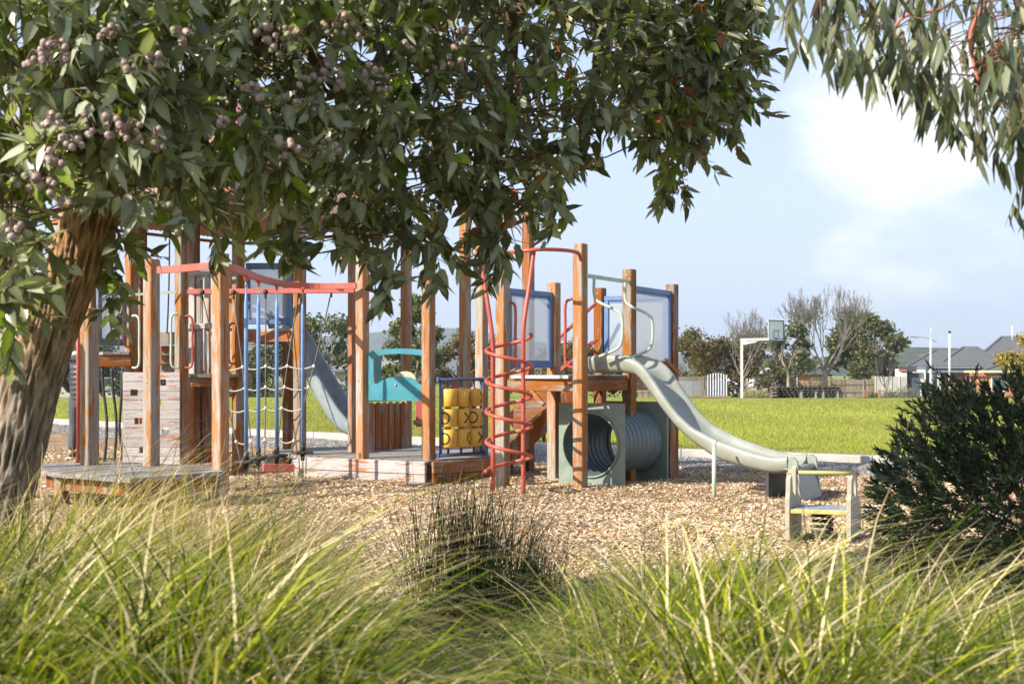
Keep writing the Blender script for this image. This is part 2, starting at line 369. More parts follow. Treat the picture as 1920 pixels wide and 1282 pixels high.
class MB:
    """collects shapes into one mesh; faces may carry a material slot"""
    def __init__(s): s.v = []; s.f = []; s.m = []; s.s = []
    def add(s, verts, faces, mi=0, smooth=False):
        o = len(s.v); s.v += [tuple(p) for p in verts]
        for f in faces: s.f.append(tuple(i + o for i in f)); s.m.append(mi); s.s.append(smooth)
    def box(s, c, size, rz=0.0, mi=0, ch=0.0, rot=None):
        hx, hy, hz = size[0] / 2, size[1] / 2, size[2] / 2
        Mx = rot if rot is not None else Matrix.Rotation(rz, 3, 'Z')
        c = Vector(c)
        if ch <= 0:
            vs = [Vector((x, y, z)) for z in (-hz, hz) for x, y in ((-hx, -hy), (hx, -hy), (hx, hy), (-hx, hy))]
            fs = [(0, 3, 2, 1), (4, 5, 6, 7), (0, 1, 5, 4), (1, 2, 6, 5), (2, 3, 7, 6), (3, 0, 4, 7)]
        else:   # edges eased all round
            vs = []
            ring = lambda e: [(-hx + e, -hy), (hx - e, -hy), (hx, -hy + e), (hx, hy - e), (hx - e, hy), (-hx + e, hy), (-hx, hy - e), (-hx, -hy + e)]
            for z, e, q in ((-hz, ch * 1.6, ch), (-hz + ch, ch, 0), (hz - ch, ch, 0), (hz, ch * 1.6, ch)):
                for x, y in ring(ch):
                    vs.append(Vector((x * (1 - q / max(hx, 1e-6)), y * (1 - q / max(hy, 1e-6)), z)))
            fs = [tuple(range(7, -1, -1)), tuple(range(24, 32))]
            for k in range(3):
                for i in range(8):
                    j = (i + 1) % 8
                    fs.append((k * 8 + i, k * 8 + j, k * 8 + 8 + j, k * 8 + 8 + i))
        s.add([c + Mx @ v for v in vs], fs, mi)
    def beam(s, a, b, w, h, mi=0, ch=0.0, up=(0, 0, 1)):
        a, b = Vector(a), Vector(b); d = b - a; L = d.length; d.normalize()
        upv = Vector(up)
        side = upv.cross(d)
        if side.length < 1e-4: side = Vector((1, 0, 0))
        side.normalize(); u2 = d.cross(side)
        Mx = Matrix((d, side, u2)).transposed()
        s.box((a + b) / 2, (L, w, h), mi=mi, ch=ch, rot=Mx)
    def tube(s, pts, r, n=8, mi=0, cap=True, smooth=True):
        pts = [Vector(p) for p in pts]; rs = r if hasattr(r, '__len__') else [r] * len(pts)
        t0 = (pts[1] - pts[0]).normalized()
        ref = Vector((0, 0, 1)) if abs(t0.z) < 0.9 else Vector((1, 0, 0))
        nrm = (ref - t0 * ref.dot(t0)).normalized()
        vs = []
        for i, p in enumerate(pts):
            if i == 0: t = t0
            elif i == len(pts) - 1: t = (pts[i] - pts[i - 1]).normalized()
            else: t = ((pts[i + 1] - p).normalized() + (p - pts[i - 1]).normalized())
            if t.length < 1e-6: t = t0
            t.normalize()
            nrm = nrm - t * nrm.dot(t)
            if nrm.length < 1e-6: nrm = t.orthogonal()
            nrm.normalize(); bn = t.cross(nrm)
            for k in range(n):
                a = 2 * math.pi * k / n
                vs.append(p + (nrm * math.cos(a) + bn * math.sin(a)) * rs[i])
        fs = []
        for i in range(len(pts) - 1):
            for k in range(n):
                k2 = (k + 1) % n
                fs.append((i * n + k, i * n + k2, (i + 1) * n + k2, (i + 1) * n + k))
        s.add(vs, fs, mi, smooth)
        if cap:
            o = len(s.v) - len(vs)
            s.f.append(tuple(o + k for k in range(n - 1, -1, -1))); s.m.append(mi); s.s.append(False)
            s.f.append(tuple(o + (len(pts) - 1) * n + k for k in range(n))); s.m.append(mi); s.s.append(False)
    def ball(s, c, r, n=8, mi=0, sz=1.0):
        c = Vector(c); vs = []; fs = []
        m = max(4, n // 2 + 1)
        for i in range(m + 1):
            a = math.pi * i / m
            for k in range(n):
                b = 2 * math.pi * k / n
                vs.append(c + Vector((math.sin(a) * math.cos(b) * r, math.sin(a) * math.sin(b) * r, math.cos(a) * r * sz)))
        for i in range(m):
            for k in range(n):
                k2 = (k + 1) % n
                fs.append((i * n + k, (i + 1) * n + k, (i + 1) * n + k2, i * n + k2))
        s.add(vs, fs, mi, True)
    def poly(s, pts, thick, mi=0, mi_edge=None):
        """a flat outline given as 3D points, with thickness vector"""
        n = len(pts); t = Vector(thick)
        vs = [Vector(p) for p in pts] + [Vector(p) + t for p in pts]
        s.add(vs, [tuple(range(n)), tuple(range(2 * n - 1, n - 1, -1))], mi)
        o = len(s.v) - 2 * n
        for i in range(n):
            j = (i + 1) % n
            s.f.append((o + i, o + n + i, o + n + j, o + j)); s.m.append(mi if mi_edge is None else mi_edge); s.s.append(False)
    def mesh(s, name, mats, off=(0, 0, 0)):
        me = bpy.data.meshes.new(name)
        o = Vector(off)
        me.from_pydata([tuple(Vector(v) - o) for v in s.v], [], s.f)
        for m in (mats if isinstance(mats, (list, tuple)) else [mats]): me.materials.append(m)
        me.polygons.foreach_set('material_index', s.m)
        me.polygons.foreach_set('use_smooth', s.s)
        me.update()
        return me

def tag(o, label=None, cat=None, group=None, kind=None):
    if label: o['label'] = label
    if cat: o['category'] = cat
    if group: o['group'] = group
    if kind: o['kind'] = kind
    return o
def link(name, me, parent=None):
    o = bpy.data.objects.new(name, me); COL.objects.link(o)
    if parent is not None: o.parent = parent
    return o
def smooth_by(me):
    return me
class Thing:
    def __init__(s, name, label, cat, loc, group=None):
        s.o = bpy.data.objects.new(name, None); COL.objects.link(s.o)
        s.loc = Vector(loc); s.o.location = s.loc; s.o.empty_display_size = 0.2
        tag(s.o, label, cat, group)
    def part(s, name, mb, mats, parent=None, label=None, kind=None):
        me = mb.mesh(name, mats, s.loc)
        o = link(name, me, parent or s.o)
        tag(o, label, None, None, kind)
        return o
    def raw(s, name, me, mat=None, parent=None, label=None, kind=None):
        if mat is not None and len(me.materials) == 0: me.materials.append(mat)
        o = link(name, me, parent or s.o); tag(o, label, None, None, kind); return o
def single(name, mb, mats, label, cat, loc, group=None):
    o = link(name, mb.mesh(name, mats, loc)); o.location = loc
    return tag(o, label, cat, group)
def structure(name, me, mat):
    if len(me.materials) == 0: me.materials.append(mat)
    o = link(name, me); o['kind'] = 'structure'; return o

def smooth_path(pts, n=6):
    """Catmull-Rom through the points"""
    P = [Vector(p) for p in pts]; P = [2 * P[0] - P[1]] + P + [2 * P[-1] - P[-2]]
    out = []
    for i in range(1, len(P) - 2):
        for k in range(n):
            t = k / n
            a, b, c, d = P[i - 1], P[i], P[i + 1], P[i + 2]
            out.append(0.5 * ((2 * b) + (c - a) * t + (2 * a - 5 * b + 4 * c - d) * t * t + (3 * b - a - 3 * c + d) * t ** 3))
    out.append(P[-2]); return out

# ------------------------------------------------------------------ ground levels
def relief(x, y):
    """uneven surface of the raked wood chips"""
    return (0.022 * np.sin(x * 1.7 + 0.6 * np.sin(y * 1.3)) * np.sin(y * 1.9 + 0.5) + 0.012 * np.sin(x * 5.3 + y * 2.1) * np.sin(y * 4.7 - x)
            - 0.05 * np.exp(-(((x - 3.0) / .45) ** 2 + ((y - 12.15) / .45) ** 2)) - 0.03 * np.exp(-(((x + 2.55) / .35) ** 2 + ((y - 12.9) / .9) ** 2))
            + 0.03 * np.exp(-(((x - 1.2) / 1.6) ** 2 + ((y - 12.9) / 0.7) ** 2)) - 0.01)
KERB = [(-34, 52), (-20, 38.5), (-8.6, 27.8), (-3.6, 23.2), (0, 20.0), (2.4, 18.2), (4.7, 16.7), (9, 14.2), (16, 10.5)]
def kerb_y(x):
    return np.interp(x, [p[0] for p in KERB], [p[1] for p in KERB])
def lawn_z(y):
    return np.interp(y, [0, 25, 66, 110, 200, 6000], [0.075, 0.075, -0.15, -0.95, -1.3, -1.3])

# base terrain out to the horizon
ys = np.concatenate([np.linspace(-40, 120, 40), np.array([160, 240, 400, 800, 1600, 2600, 3300])])
xs = np.array([-4500, -2500, -1200, -500, -200, -90, -40, -15, 0, 15, 40, 90, 200, 500, 1200, 2500, 4500.0])
gx, gy = np.meshgrid(xs, ys)
gz = lawn_z(gy) - 0.14
nvx = len(xs)
quads = [[j * nvx + i, j * nvx + i + 1, (j + 1) * nvx + i + 1, (j + 1) * nvx + i] for j in range(len(ys) - 1) for i in range(nvx - 1)]
structure('ground', np_mesh('ground', np.stack([gx, gy, gz], -1).reshape(-1, 3), quads, k=4), M['turf'])

# wood chip playground floor
nx, ny = 150, 150
gx, gy = np.meshgrid(np.linspace(-14, 9, nx), np.linspace(0.0, 1.0, ny))
lim = kerb_y(gx) - 0.1
gy = 5.2 + gy * (lim - 5.2)
gz = relief(gx, gy)
quads = [[j * nx + i, j * nx + i + 1, (j + 1) * nx + i + 1, (j + 1) * nx + i] for j in range(ny - 1) for i in range(nx - 1)]
structure('playground_floor', np_mesh('playground_floor', np.stack([gx, gy, gz], -1).reshape(-1, 3), quads, k=4, smooth=True), M['chips_ground'])
# planting bed in front, where the tussocks grow
gx, gy = np.meshgrid(np.linspace(-6, 7, 40), np.linspace(-1, 6.6, 30))
gz = 0.035 + 0.03 * np.sin(gx * 2.1) * np.sin(gy * 1.7) - 0.09 * np.clip((gy - 5.6) / 1.0, 0, 1)
quads = [[j * 40 + i, j * 40 + i + 1, (j + 1) * 40 + i + 1, (j + 1) * 40 + i] for j in range(29) for i in range(39)]
structure('planting_bed', np_mesh('planting_bed', np.stack([gx, gy, gz], -1).reshape(-1, 3), quads, k=4, smooth=True), M['soil'])
# gravel strip along the kerb
def gravel_w(x): return np.interp(x, [-14, -4, 0, 3, 9], [3.2, 3.0, 2.8, 2.4, 2.0])
gx, gy = np.meshgrid(np.linspace(-14, 9, 120), np.linspace(0, 1, 12))
gyy = kerb_y(gx) - 0.06 - gravel_w(gx) * (1 - gy) * (1 + 0.08 * np.sin(gx * 3.1))
gz = relief(gx, gyy) + 0.006
quads = [[j * 120 + i, j * 120 + i + 1, (j + 1) * 120 + i + 1, (j + 1) * 120 + i] for j in range(11) for i in range(119)]
structure('gravel_strip', np_mesh('gravel_strip', np.stack([gx, gyy, gz], -1).reshape(-1, 3), quads, k=4, smooth=True), M['gravel'])

# kerb, cast in lengths with joints
kp = []
for i in range(len(KERB) - 1):
    a, b = Vector(KERB[i]), Vector(KERB[i + 1]); n = max(1, int((b - a).length / 2.4))
    for k in range(n): kp.append(a.lerp(b, k / n))
kp.append(Vector(KERB[-1]))
kroot = bpy.data.objects.new('kerb', None); COL.objects.link(kroot); kroot['kind'] = 'structure'
for i in range(len(kp) - 1):
    a, b = kp[i], kp[i + 1]; d = (b - a).normalized(); nn = Vector((d.y, -d.x)) * -0.1
    mb = MB(); a2 = a + d * 0.006; b2 = b - d * 0.006
    zj = random.uniform(-0.006, 0.006)
    mb.beam((a2.x + nn.x, a2.y + nn.y, -0.005 + zj), (b2.x + nn.x, b2.y + nn.y, -0.005 + zj), 0.2, 0.22, ch=0.012)
    link('kerb_length', mb.mesh('kerb_length', M['concrete']), kroot)

# lawn sheet
nx, ny = 90, 60
gx, t = np.meshgrid(np.linspace(-1, 1, nx), np.linspace(0, 1, ny) ** 1.8)
far = 92.0
xn = gx * 22; xf = gx * 70
x0 = gx * 34
ynear = kerb_y(np.clip(x0, -34, 16)) + 0.12 + np.maximum(0, x0 - 16) * -0.5
gyy = ynear + (far - ynear) * t
gxx = x0 * (1 + 1.3 * t)
gz = lawn_z(gyy) + 0.012 * np.sin(gxx * 1.3) * np.sin(gyy * 0.9)
quads = [[j * nx + i, j * nx + i + 1, (j + 1) * nx + i + 1, (j + 1) * nx + i] for j in range(ny - 1) for i in range(nx - 1)]
structure('lawn', np_mesh('lawn', np.stack([gxx, gyy, gz], -1).reshape(-1, 3), quads, k=4, smooth=True), M['turf'])

# lawn blades: single bent triangles, thinner on the ground with distance
def make_lawn_blades():
    n = 230000
    u = rng.random(n)
    sy = 742 + (866 - 742) * (u ** 0.85)          # spread evenly over what one sees
    d = 1.12 * F / (sy - HY)
    px = rng.uniform(-120, 2050, n)
    x = (px - CX) * d / F
    ok = (d > kerb_y(x) + 0.13) & (d < 78)
    x, d = x[ok], d[ok]; n = len(x)
    z = lawn_z(d)
    sc = np.clip(d / 22, 0.9, 2.6)
    h = rng.uniform(0.025, 0.065, n) * sc ** 0.45
    w = rng.uniform(0.004, 0.009, n) * sc
    a = rng.uniform(0, 2 * np.pi, n)
    lean = rng.uniform(0.1, 0.9, n) * h
    v = np.zeros((n, 3, 3), dtype=np.float32)
    v[:, 0] = np.stack([x - np.cos(a) * w, d - np.sin(a) * w, z - 0.004], -1)
    v[:, 1] = np.stack([x + np.cos(a) * w, d + np.sin(a) * w, z - 0.004], -1)
    b = rng.uniform(0, 2 * np.pi, n)
    v[:, 2] = np.stack([x + np.cos(b) * lean, d + np.sin(b) * lean, z + h], -1)
    dry = np.clip(1.0 - (d - kerb_y(x)) / 1.5, 0, 1) * 0.85 + 0.12
    patch = 0.5 + 0.5 * np.sin(x * 0.7 + np.sin(d * 0.4) * 2) * np.sin(d * 0.35 + x * 0.2)
    g1 = np.array([0.24, 0.275, 0.04]); g2 = np.array([0.46, 0.45, 0.10]); g3 = np.array([0.42, 0.34, 0.13])
    t = (rng.random(n) * 0.7 + patch * 0.3)[:, None]; t = t * (0.75 + .25 * np.sin(x * 2.3 + d) * np.sin(d * 1.1))[:, None]
    c = g1 * (1 - t) + g2 * t
    big = np.clip(.5 + .5 * np.sin(x * .33 + 1.3 * np.sin(d * .11)) + .4 * np.sin(d * .23 + x * .6), 0, 1)[:, None]
    c = c * (0.8 + .3 * big)
    isd = (rng.random(n) < dry + .12 * (1 - big[:, 0]))[:, None]
    c = np.where(isd, g3 * rng.uniform(0.7, 1.1, n)[:, None], c)
    cc = np.repeat(c, 3, axis=0)
    me = np_mesh('lawn_grass', v.reshape(-1, 3), np.arange(3 * n).reshape(-1, 3), cc)
    me.materials.append(M['lawn'])
    o = link('lawn_grass', me); tag(o, 'short green grass covering the lawn beyond the kerb', 'grass', kind='stuff')
make_lawn_blades()

# wood chips: bent slivers lying every way
def make_chips(name, n, region, cols, size, label, cat, mat):
    x, y = region(n); n = len(x)
    z = relief(x, y)
    L = rng.uniform(size[0], size[1], n); Wd = L * rng.uniform(0.22, 0.5, n); T = rng.uniform(0.002, 0.006, n)
    yaw = rng.uniform(0, 2 * np.pi, n); pit = rng.normal(0, 0.35, n); rol = rng.normal(0, 0.5, n)
    # local corners: two triangles sharing a ridge plus thickness drop
    loc = np.array([[-.5, -.5, 0], [.5, -.35, 0], [.42, .5, 0], [-.45, .4, 0], [0.0, 0.02, 1.0]])
    P = np.zeros((n, 5, 3)); P[:, :, 0] = loc[:, 0] * L[:, None]; P[:, :, 1] = loc[:, 1] * Wd[:, None]; P[:, :, 2] = loc[:, 2] * T[:, None]
    cp, sp = np.cos(pit)[:, None], np.sin(pit)[:, None]; cr, sr = np.cos(rol)[:, None], np.sin(rol)[:, None]
    X1, Y1, Z1 = P[:, :, 0], P[:, :, 1] * cr - P[:, :, 2] * sr, P[:, :, 1] * sr + P[:, :, 2] * cr
    X2, Z2 = X1 * cp + Z1 * sp, -X1 * sp + Z1 * cp
    cy, sy = np.cos(yaw)[:, None], np.sin(yaw)[:, None]
    P[:, :, 0] = X2 * cy - Y1 * sy + x[:, None]; P[:, :, 1] = X2 * sy + Y1 * cy + y[:, None]
    P[:, :, 2] = Z2 + (z + rng.uniform(0.002, 0.014, n))[:, None]
    tri = np.array([[0, 1, 4], [1, 2, 4], [2, 3, 4], [3, 0, 4]])
    T3 = (tri[None] + (np.arange(n) * 5)[:, None, None]).reshape(-1, 3)
    cols = np.array(cols); pick = cols[rng.integers(0, len(cols), n)] * rng.uniform(0.75, 1.2, n)[:, None] * (0.9 + .16 * np.sin(x * 2.1 + np.sin(y * 1.7) * 1.5) * np.sin(y * 2.6 + x * .8))[:, None]
    damp = np.exp(-(((x - 3.0) / .5) ** 2 + ((y - 12.15) / .5) ** 2)) + np.exp(-(((x + 2.5) / .4) ** 2 + ((y - 13.2) / 1.2) ** 2)) + .6 * np.exp(-(((x - .1) / .7) ** 2 + ((y - 12.6) / .5) ** 2))
    pick = pick * (1 - .42 * np.clip(damp, 0, 1))[:, None]
    me = np_mesh(name, P.reshape(-1, 3), T3, np.repeat(pick, 5, axis=0)); me.materials.append(mat)
    o = link(name, me); tag(o, label, cat, kind='stuff')
def chip_region(n):
    u = rng.random(n); sy = 838 + (1150 - 838) * u ** 0.9
    d = EYE * F / (sy - HY); px = rng.uniform(-60, 1980, n); x = (px - CX) * d / F
    edge = kerb_y(x) - gravel_w(x) + rng.normal(0, 0.15, n)
    ok = (d < edge) & (d > 5.6); return x[ok], d[ok]
make_chips('wood_chips', 230000, chip_region, [(0.68, 0.48, 0.28), (0.8, 0.62, 0.40), (0.56, 0.36, 0.19), (0.3, 0.17, 0.09), (0.86, 0.74, 0.54), (0.62, 0.53, 0.42), (0.7, 0.45, 0.24)],
           (0.014, 0.045), 'tan wood chips spread over the playground floor', 'wood chips', M['chip'])
def gravel_region(n):
    x = rng.uniform(-13, 8, n); k = kerb_y(x); y = k - 0.1 - rng.random(n) * gravel_w(x); return x, y
make_chips('gravel', 70000, gravel_region, [(0.42, 0.4, 0.37), (0.3, 0.28, 0.26), (0.55, 0.52, 0.48), (0.2, 0.19, 0.18), (0.5, 0.42, 0.34)],
           (0.015, 0.035), 'grey gravel along the concrete kerb', 'gravel', M['chip'])

def leaf_litter():
    n = 1500; y = rng.uniform(6.2, 15.5, n); x = np.where(rng.random(n) < .5, rng.normal(-1.5, 1.6, n), rng.uniform(-.4, .4, n) * y); a = rng.uniform(0, 6.28, n)
    z = relief(x, y) + .02; L = rng.uniform(.02, .055, n); B = np.stack([x, y, z], -1); D = np.stack([np.cos(a), np.sin(a), rng.normal(0, .25, n)], -1)
    N = np.stack([rng.normal(0, .3, n), rng.normal(0, .3, n), np.ones(n)], -1); c = np.array([(.30, .14, .06), (.42, .25, .11), (.2, .1, .06), (.35, .3, .14)])[rng.integers(0, 4, n)]
    P_, T_, C_ = leaves(B, D, N, L, L * .4, rng.uniform(-.3, .3, n), c); me = np_mesh('leaf_litter', P_, T_, C_); me.materials.append(M['chip'])
    tag(link('leaf_litter', me), 'fallen brown leaves scattered over the wood chips', 'leaf litter', kind='stuff')
LITTER = leaf_litter
# far path, apron under the hoop
def sheet(name, pts, mat, dz):
    mb = MB(); vs = [(x, y, float(lawn_z(y)) + dz) for x, y in pts]
    mb.add(vs, [tuple(range(len(vs)))]); return structure(name, mb.mesh(name, mat), mat)
sheet('path', [(18, 66.0), (30, 64.5), (60, 62), (60, 66), (30, 68.5), (18, 69.0)], M['asphalt'], 0.02)
sheet('gravel_apron', [(9.0, 67.5), (16.5, 67.0), (17.5, 76), (8.5, 80)], M['gravel'], 0.024)
sheet('road', [(-90, 93), (90, 93), (90, 99), (-90, 99)], M['asphalt'], 0.03)

# ------------------------------------------------------------------ hills
def make_hill(name, base_d, prof, depth, mat, step=24, rough=6):
    """a ridge built as terrain: prof is [(px, py)] of its skyline"""
    pxs = np.arange(prof[0][0], prof[-1][0] + 1, step, dtype=float)
    py = np.interp(pxs, [p[0] for p in prof], [p[1] for p in prof])
    rows = 22; V = []
    for j in range(rows):
        t = j / (rows - 1)
        d = base_d + depth * t
        hgt = math.sin(math.pi * min(1, t * 1.0) * 0.5 if t < 0.6 else math.pi * (0.5 * (1 + (t - 0.6) / 0.4))) if True else 0
        hgt = math.sin(math.pi * 0.5 * t / 0.6) if t < 0.6 else math.cos(math.pi * 0.5 * (t - 0.6) / 0.4)
        for i, p in enumerate(pxs):
            dc = base_d + depth * 0.6
            x = (p - CX) * dc / F * (d / dc) ** 0.3
            top = EYE + (HY - py[i]) * dc / F
            nz = mnoise.fractal(Vector((x * 0.006, d * 0.006, base_d)), 0.8, 2.1, 5)
            V.append((x, d, -6 + (top + 6) * hgt ** 0.9 + nz * rough * (0.3 + hgt)))
    n = len(pxs)
    quads = [[j * n + i, j * n + i + 1, (j + 1) * n + i + 1, (j + 1) * n + i] for j in range(rows - 1) for i in range(n - 1)]
    structure(name, np_mesh(name, V, quads, k=4, smooth=True), mat)
make_hill('far_hills', 2300, [(-1500, 660), (-600, 650), (0, 652), (300, 648), (480, 641), (600, 636), (690, 624), (760, 615), (840, 616), (930, 628), (1100, 655), (1500, 672), (2400, 668), (3400, 665)], 900, M['forest'], rough=5)
make_hill('near_hills', 800, [(1250, 700), (1450, 690), (1560, 670), (1640, 656), (1700, 651), (1800, 652), (1950, 656), (2300, 650), (3000, 660)], 300, M['pasture'], rough=2)

# ------------------------------------------------------------------ play equipment
def post_mb(x, y, z0, z1, s=0.115, rz=POSTROT):
    mb = MB(); h = z1 - z0
    mb.box((x, y, (z0 + z1) / 2), (s, s, h), rz, ch=0.007)
    return mb
def bolt_at(mb, x, y, z, nx, ny, mi=1):
    mb.tube([(x, y, z), (x + nx * 0.008, y + ny * 0.008, z)], 0.011, 8, mi)
def add_post(T, px, d, ztop, z0=-0.12, s=0.115, mat='post', rz=POSTROT, label=None):
    x = X(px, d)
    mb = post_mb(x, d, z0, ztop, s, rz + random.uniform(-0.03, 0.03))
    n = (-math.cos(math.pi / 2 + rz) * 0, 0)
    fx, fy = math.sin(rz), -math.cos(rz)       # left-hand face normal
    for zz in (ztop - 0.07, 1.1 if ztop > 1.5 else ztop * 0.5):
        if random.random() < 0.8 and z0 < zz < ztop:
            bolt_at(mb, x + fx * s / 2, d + fy * s / 2, zz, fx, fy)
    return T.part('post', mb, [M[mat], M['bolt']], label=label)

def deck(T, poly, ztop, dirv, bw=0.14, th=0.035, gap=0.006, mat='deck', name='deck_board'):
    """boards running along dirv, each clipped to the convex outline"""
    dv = Vector(dirv).normalized(); nv = Vector((-dv.y, dv.x))
    P = [Vector(p) for p in poly]
    lo = min(p.dot(nv) for p in P); hi = max(p.dot(nv) for p in P)
    s = lo
    def span(c):
        ts = []
        for i in range(len(P)):
            a, b = P[i], P[(i + 1) % len(P)]
            da, db = a.dot(nv) - c, b.dot(nv) - c
            if da * db < 0:
                t = da / (da - db); ts.append((a + (b - a) * t).dot(dv))
        return (min(ts), max(ts)) if len(ts) >= 2 else None
    while s < hi - 0.02:
        e = min(s + bw - gap, hi)
        c0, c1 = span(s + 0.002), span(e - 0.002)
        if c0 and c1:
            z = ztop + random.uniform(-0.002, 0.002)
            q = [dv * c0[0] + nv * s, dv * c0[1] + nv * s, dv * c1[1] + nv * e, dv * c1[0] + nv * e]
            mb = MB(); mb.poly([(p.x, p.y, z) for p in reversed(q)], (0, 0, -th))
            T.part(name, mb, M[mat])
        s += bw

def wind_screen(T, a, b, z0, z1, frame='blue', fw=0.055, ft=0.05, out=0.0):
    a, b = Vector((a[0], a[1], 0)), Vector((b[0], b[1], 0)); d = (b - a).normalized()
    mb = MB()
    zt, zb = Vector((0, 0, z1)), Vector((0, 0, z0))
    mb.beam(a + zb + Vector((0, 0, fw / 2)), b + zb + Vector((0, 0, fw / 2)), ft, fw, ch=0.005)
    mb.beam(a + zt - Vector((0, 0, fw / 2)), b + zt - Vector((0, 0, fw / 2)), ft, fw, ch=0.005)
    for p in (a + d * fw / 2, b - d * fw / 2):
        mb.box((p.x, p.y, (z0 + z1) / 2), (fw, ft - 0.004, z1 - z0 - 2 * fw), math.atan2(d.y, d.x), ch=0.004)
    # inner bead
    n = Vector((d.y, -d.x, 0))
    for z in (z0 + fw + 0.012, z1 - fw - 0.012):
        mb.beam(a + d * fw + Vector((0, 0, z)), b - d * fw + Vector((0, 0, z)), 0.02, 0.024)
    f = T.part('wind_screen', mb, M[frame])
    ms = MB(); p, q = a + d * (fw - 0.01), b - d * (fw - 0.01)
    ms.poly([(p.x, p.y, z0 + fw - 0.005), (q.x, q.y, z0 + fw - 0.005), (q.x, q.y, z1 - fw + 0.005), (p.x, p.y, z1 - fw + 0.005)], n * 0.003)
    T.part('mesh_sheet', ms, M['screen'], parent=f)
    return f

# ---- right-hand tower
TW = Thing('play_tower', 'right hand timber play tower with chest high deck and blue framed wind screens around it', 'play tower', (0.9, 14.0, 0))
A0, A1, A2 = (X(942.5, 13.5), 13.5), (X(1038.5, 14.3), 14.3), (X(1125, 15.3), 15.3)
B0, B1, B2 = (X(1088, 13.05), 13.05), (X(1180, 13.9), 13.9), (X(1260, 14.95), 14.95)
for px, d, y, mt in ((942.5, 13.5, 478, 'post_grey'), (1088, 13.05, 457, 'post'), (1038.5, 14.3, 530, 'post'), (1180, 13.9, 505, 'post'), (1125, 15.3, 540, 'post_brown'), (1260, 14.95, 533, 'post_brown')):
    add_post(TW, px, d, Z(y, d), mat=mt)
add_post(TW, 1254, 14.3, 0.95, mat='post_brown')
DZ = 1.165
deck(TW, [A0, B0, B1, B2, A2, A1], DZ, (UX, UY), 0.14)
def between(T, a, b, z0, z1, w=0.045, mat='beam', ins=0.05, name='beam', off=0.0):
    a, b = Vector(a), Vector(b); d = (b - a).normalized(); n = Vector((d.y, -d.x)) * off
    mb = MB(); p, q = a + d * ins + n, b - d * ins + n
    mb.beam((p.x, p.y, (z0 + z1) / 2), (q.x, q.y, (z0 + z1) / 2), w, z1 - z0, ch=0.005)
    return T.part(name, mb, M[mat])
for a, b in ((A0, B0), (B0, B1), (B1, B2), (A0, A1), (A1, A2), (A2, B2), (A1, B1)):
    between(TW, a, b, 1.0, 1.127, ins=0.06)
# small white packer under the board ends
mb = MB(); mb.beam((A0[0] + 0.1, A0[1] - 0.10, 1.148), (B0[0] - 0.12, B0[1] - 0.0, 1.148), 0.03, 0.03); TW.part('edge_strip', mb, M['white'])
# diagonal brackets
for p, q in (((0.33, 13.2, 0.86), (0.2, 13.3, 1.0)), ((1.9, 14.75, 1.2), (1.74, 14.6, 1.34)), ((1.18, 15.15, 0.95), (1.3, 15.05, 1.05)), ((1.74, 14.7, 1.02), (1.86, 14.85, 0.88))):
    mb = MB(); mb.beam(p, q, 0.04, 0.05, ch=0.004); TW.part('brace', mb, M['beam'])
wind_screen(TW, (A0[0] + 0.055 * VX + 0.02, A0[1] + 0.055 * VY), (A1[0] - 0.06 * VX, A1[1] - 0.06 * VY), 1.245, 2.085)
wind_screen(TW, (B1[0] + 0.07 * VX, B1[1] + 0.07 * VY), (B2[0] - 0.06 * VX, B2[1] - 0.06 * VY), 1.245, 2.14)
wind_screen(TW, (A2[0] + 0.06 * UX, A2[1] + 0.06 * UY), (B2[0] - 0.06 * UX, B2[1] - 0.06 * UY), 1.245, 2.1)
# red grab hoops at the climber opening
def hoop(T, x, y, z0, z1, ox, oy, mat='red', r=0.015, name='grab_hoop'):
    pts = [(x, y, z1), (x + ox * .6, y + oy * .6, z1), (x + ox, y + oy, z1 - 0.06), (x + ox, y + oy, (z0 + z1) / 2), (x + ox, y + oy, z0 + 0.06), (x + ox * .6, y + oy * .6, z0), (x, y, z0)]
    mb = MB(); mb.tube(smooth_path(pts, 5), r, 8); return T.part(name, mb, M[mat])
hoop(TW, A0[0] + 0.03, A0[1] + 0.02, 1.24, 1.93, 0.105, -0.0)
hoop(TW, B0[0] - 0.03, B0[1] + 0.02, 1.25, 1.94, -0.12, 0.02)
# sage entry rail over the slide
mb = MB(); mb.beam((B0[0] + 0.06, B0[1] - 0.02, Z(517, 13.05)), (B1[0] - 0.01, B1[1] - 0.08, Z(529, 13.85)), 0.014, 0.042, ch=0.003); bar = TW.part('slide_entry_rail', mb, M['sage'])
for base, sx in ((W(1114, 522, 13.1), 0), (W(1172, 530, 13.6), 1)):
    g = Vector((UX, UY, 0))
    pts = [base, base - Vector((0, 0, 0.16)), base - Vector((0, 0, 0.24)) + g * 0.05, base - Vector((0, 0, 0.34)) + g * 0.27, base - Vector((0, 0, 0.42)) + g * 0.325,
           base - Vector((0, 0, 0.62)) + g * 0.325, base - Vector((0, 0, 0.72)) + g * 0.27, base - Vector((0, 0, 0.80)) + g * 0.06]
    mb = MB(); mb.tube(smooth_path(pts, 5), 0.0155, 9); TW.part('slide_grab_rail', mb, M['sage'])
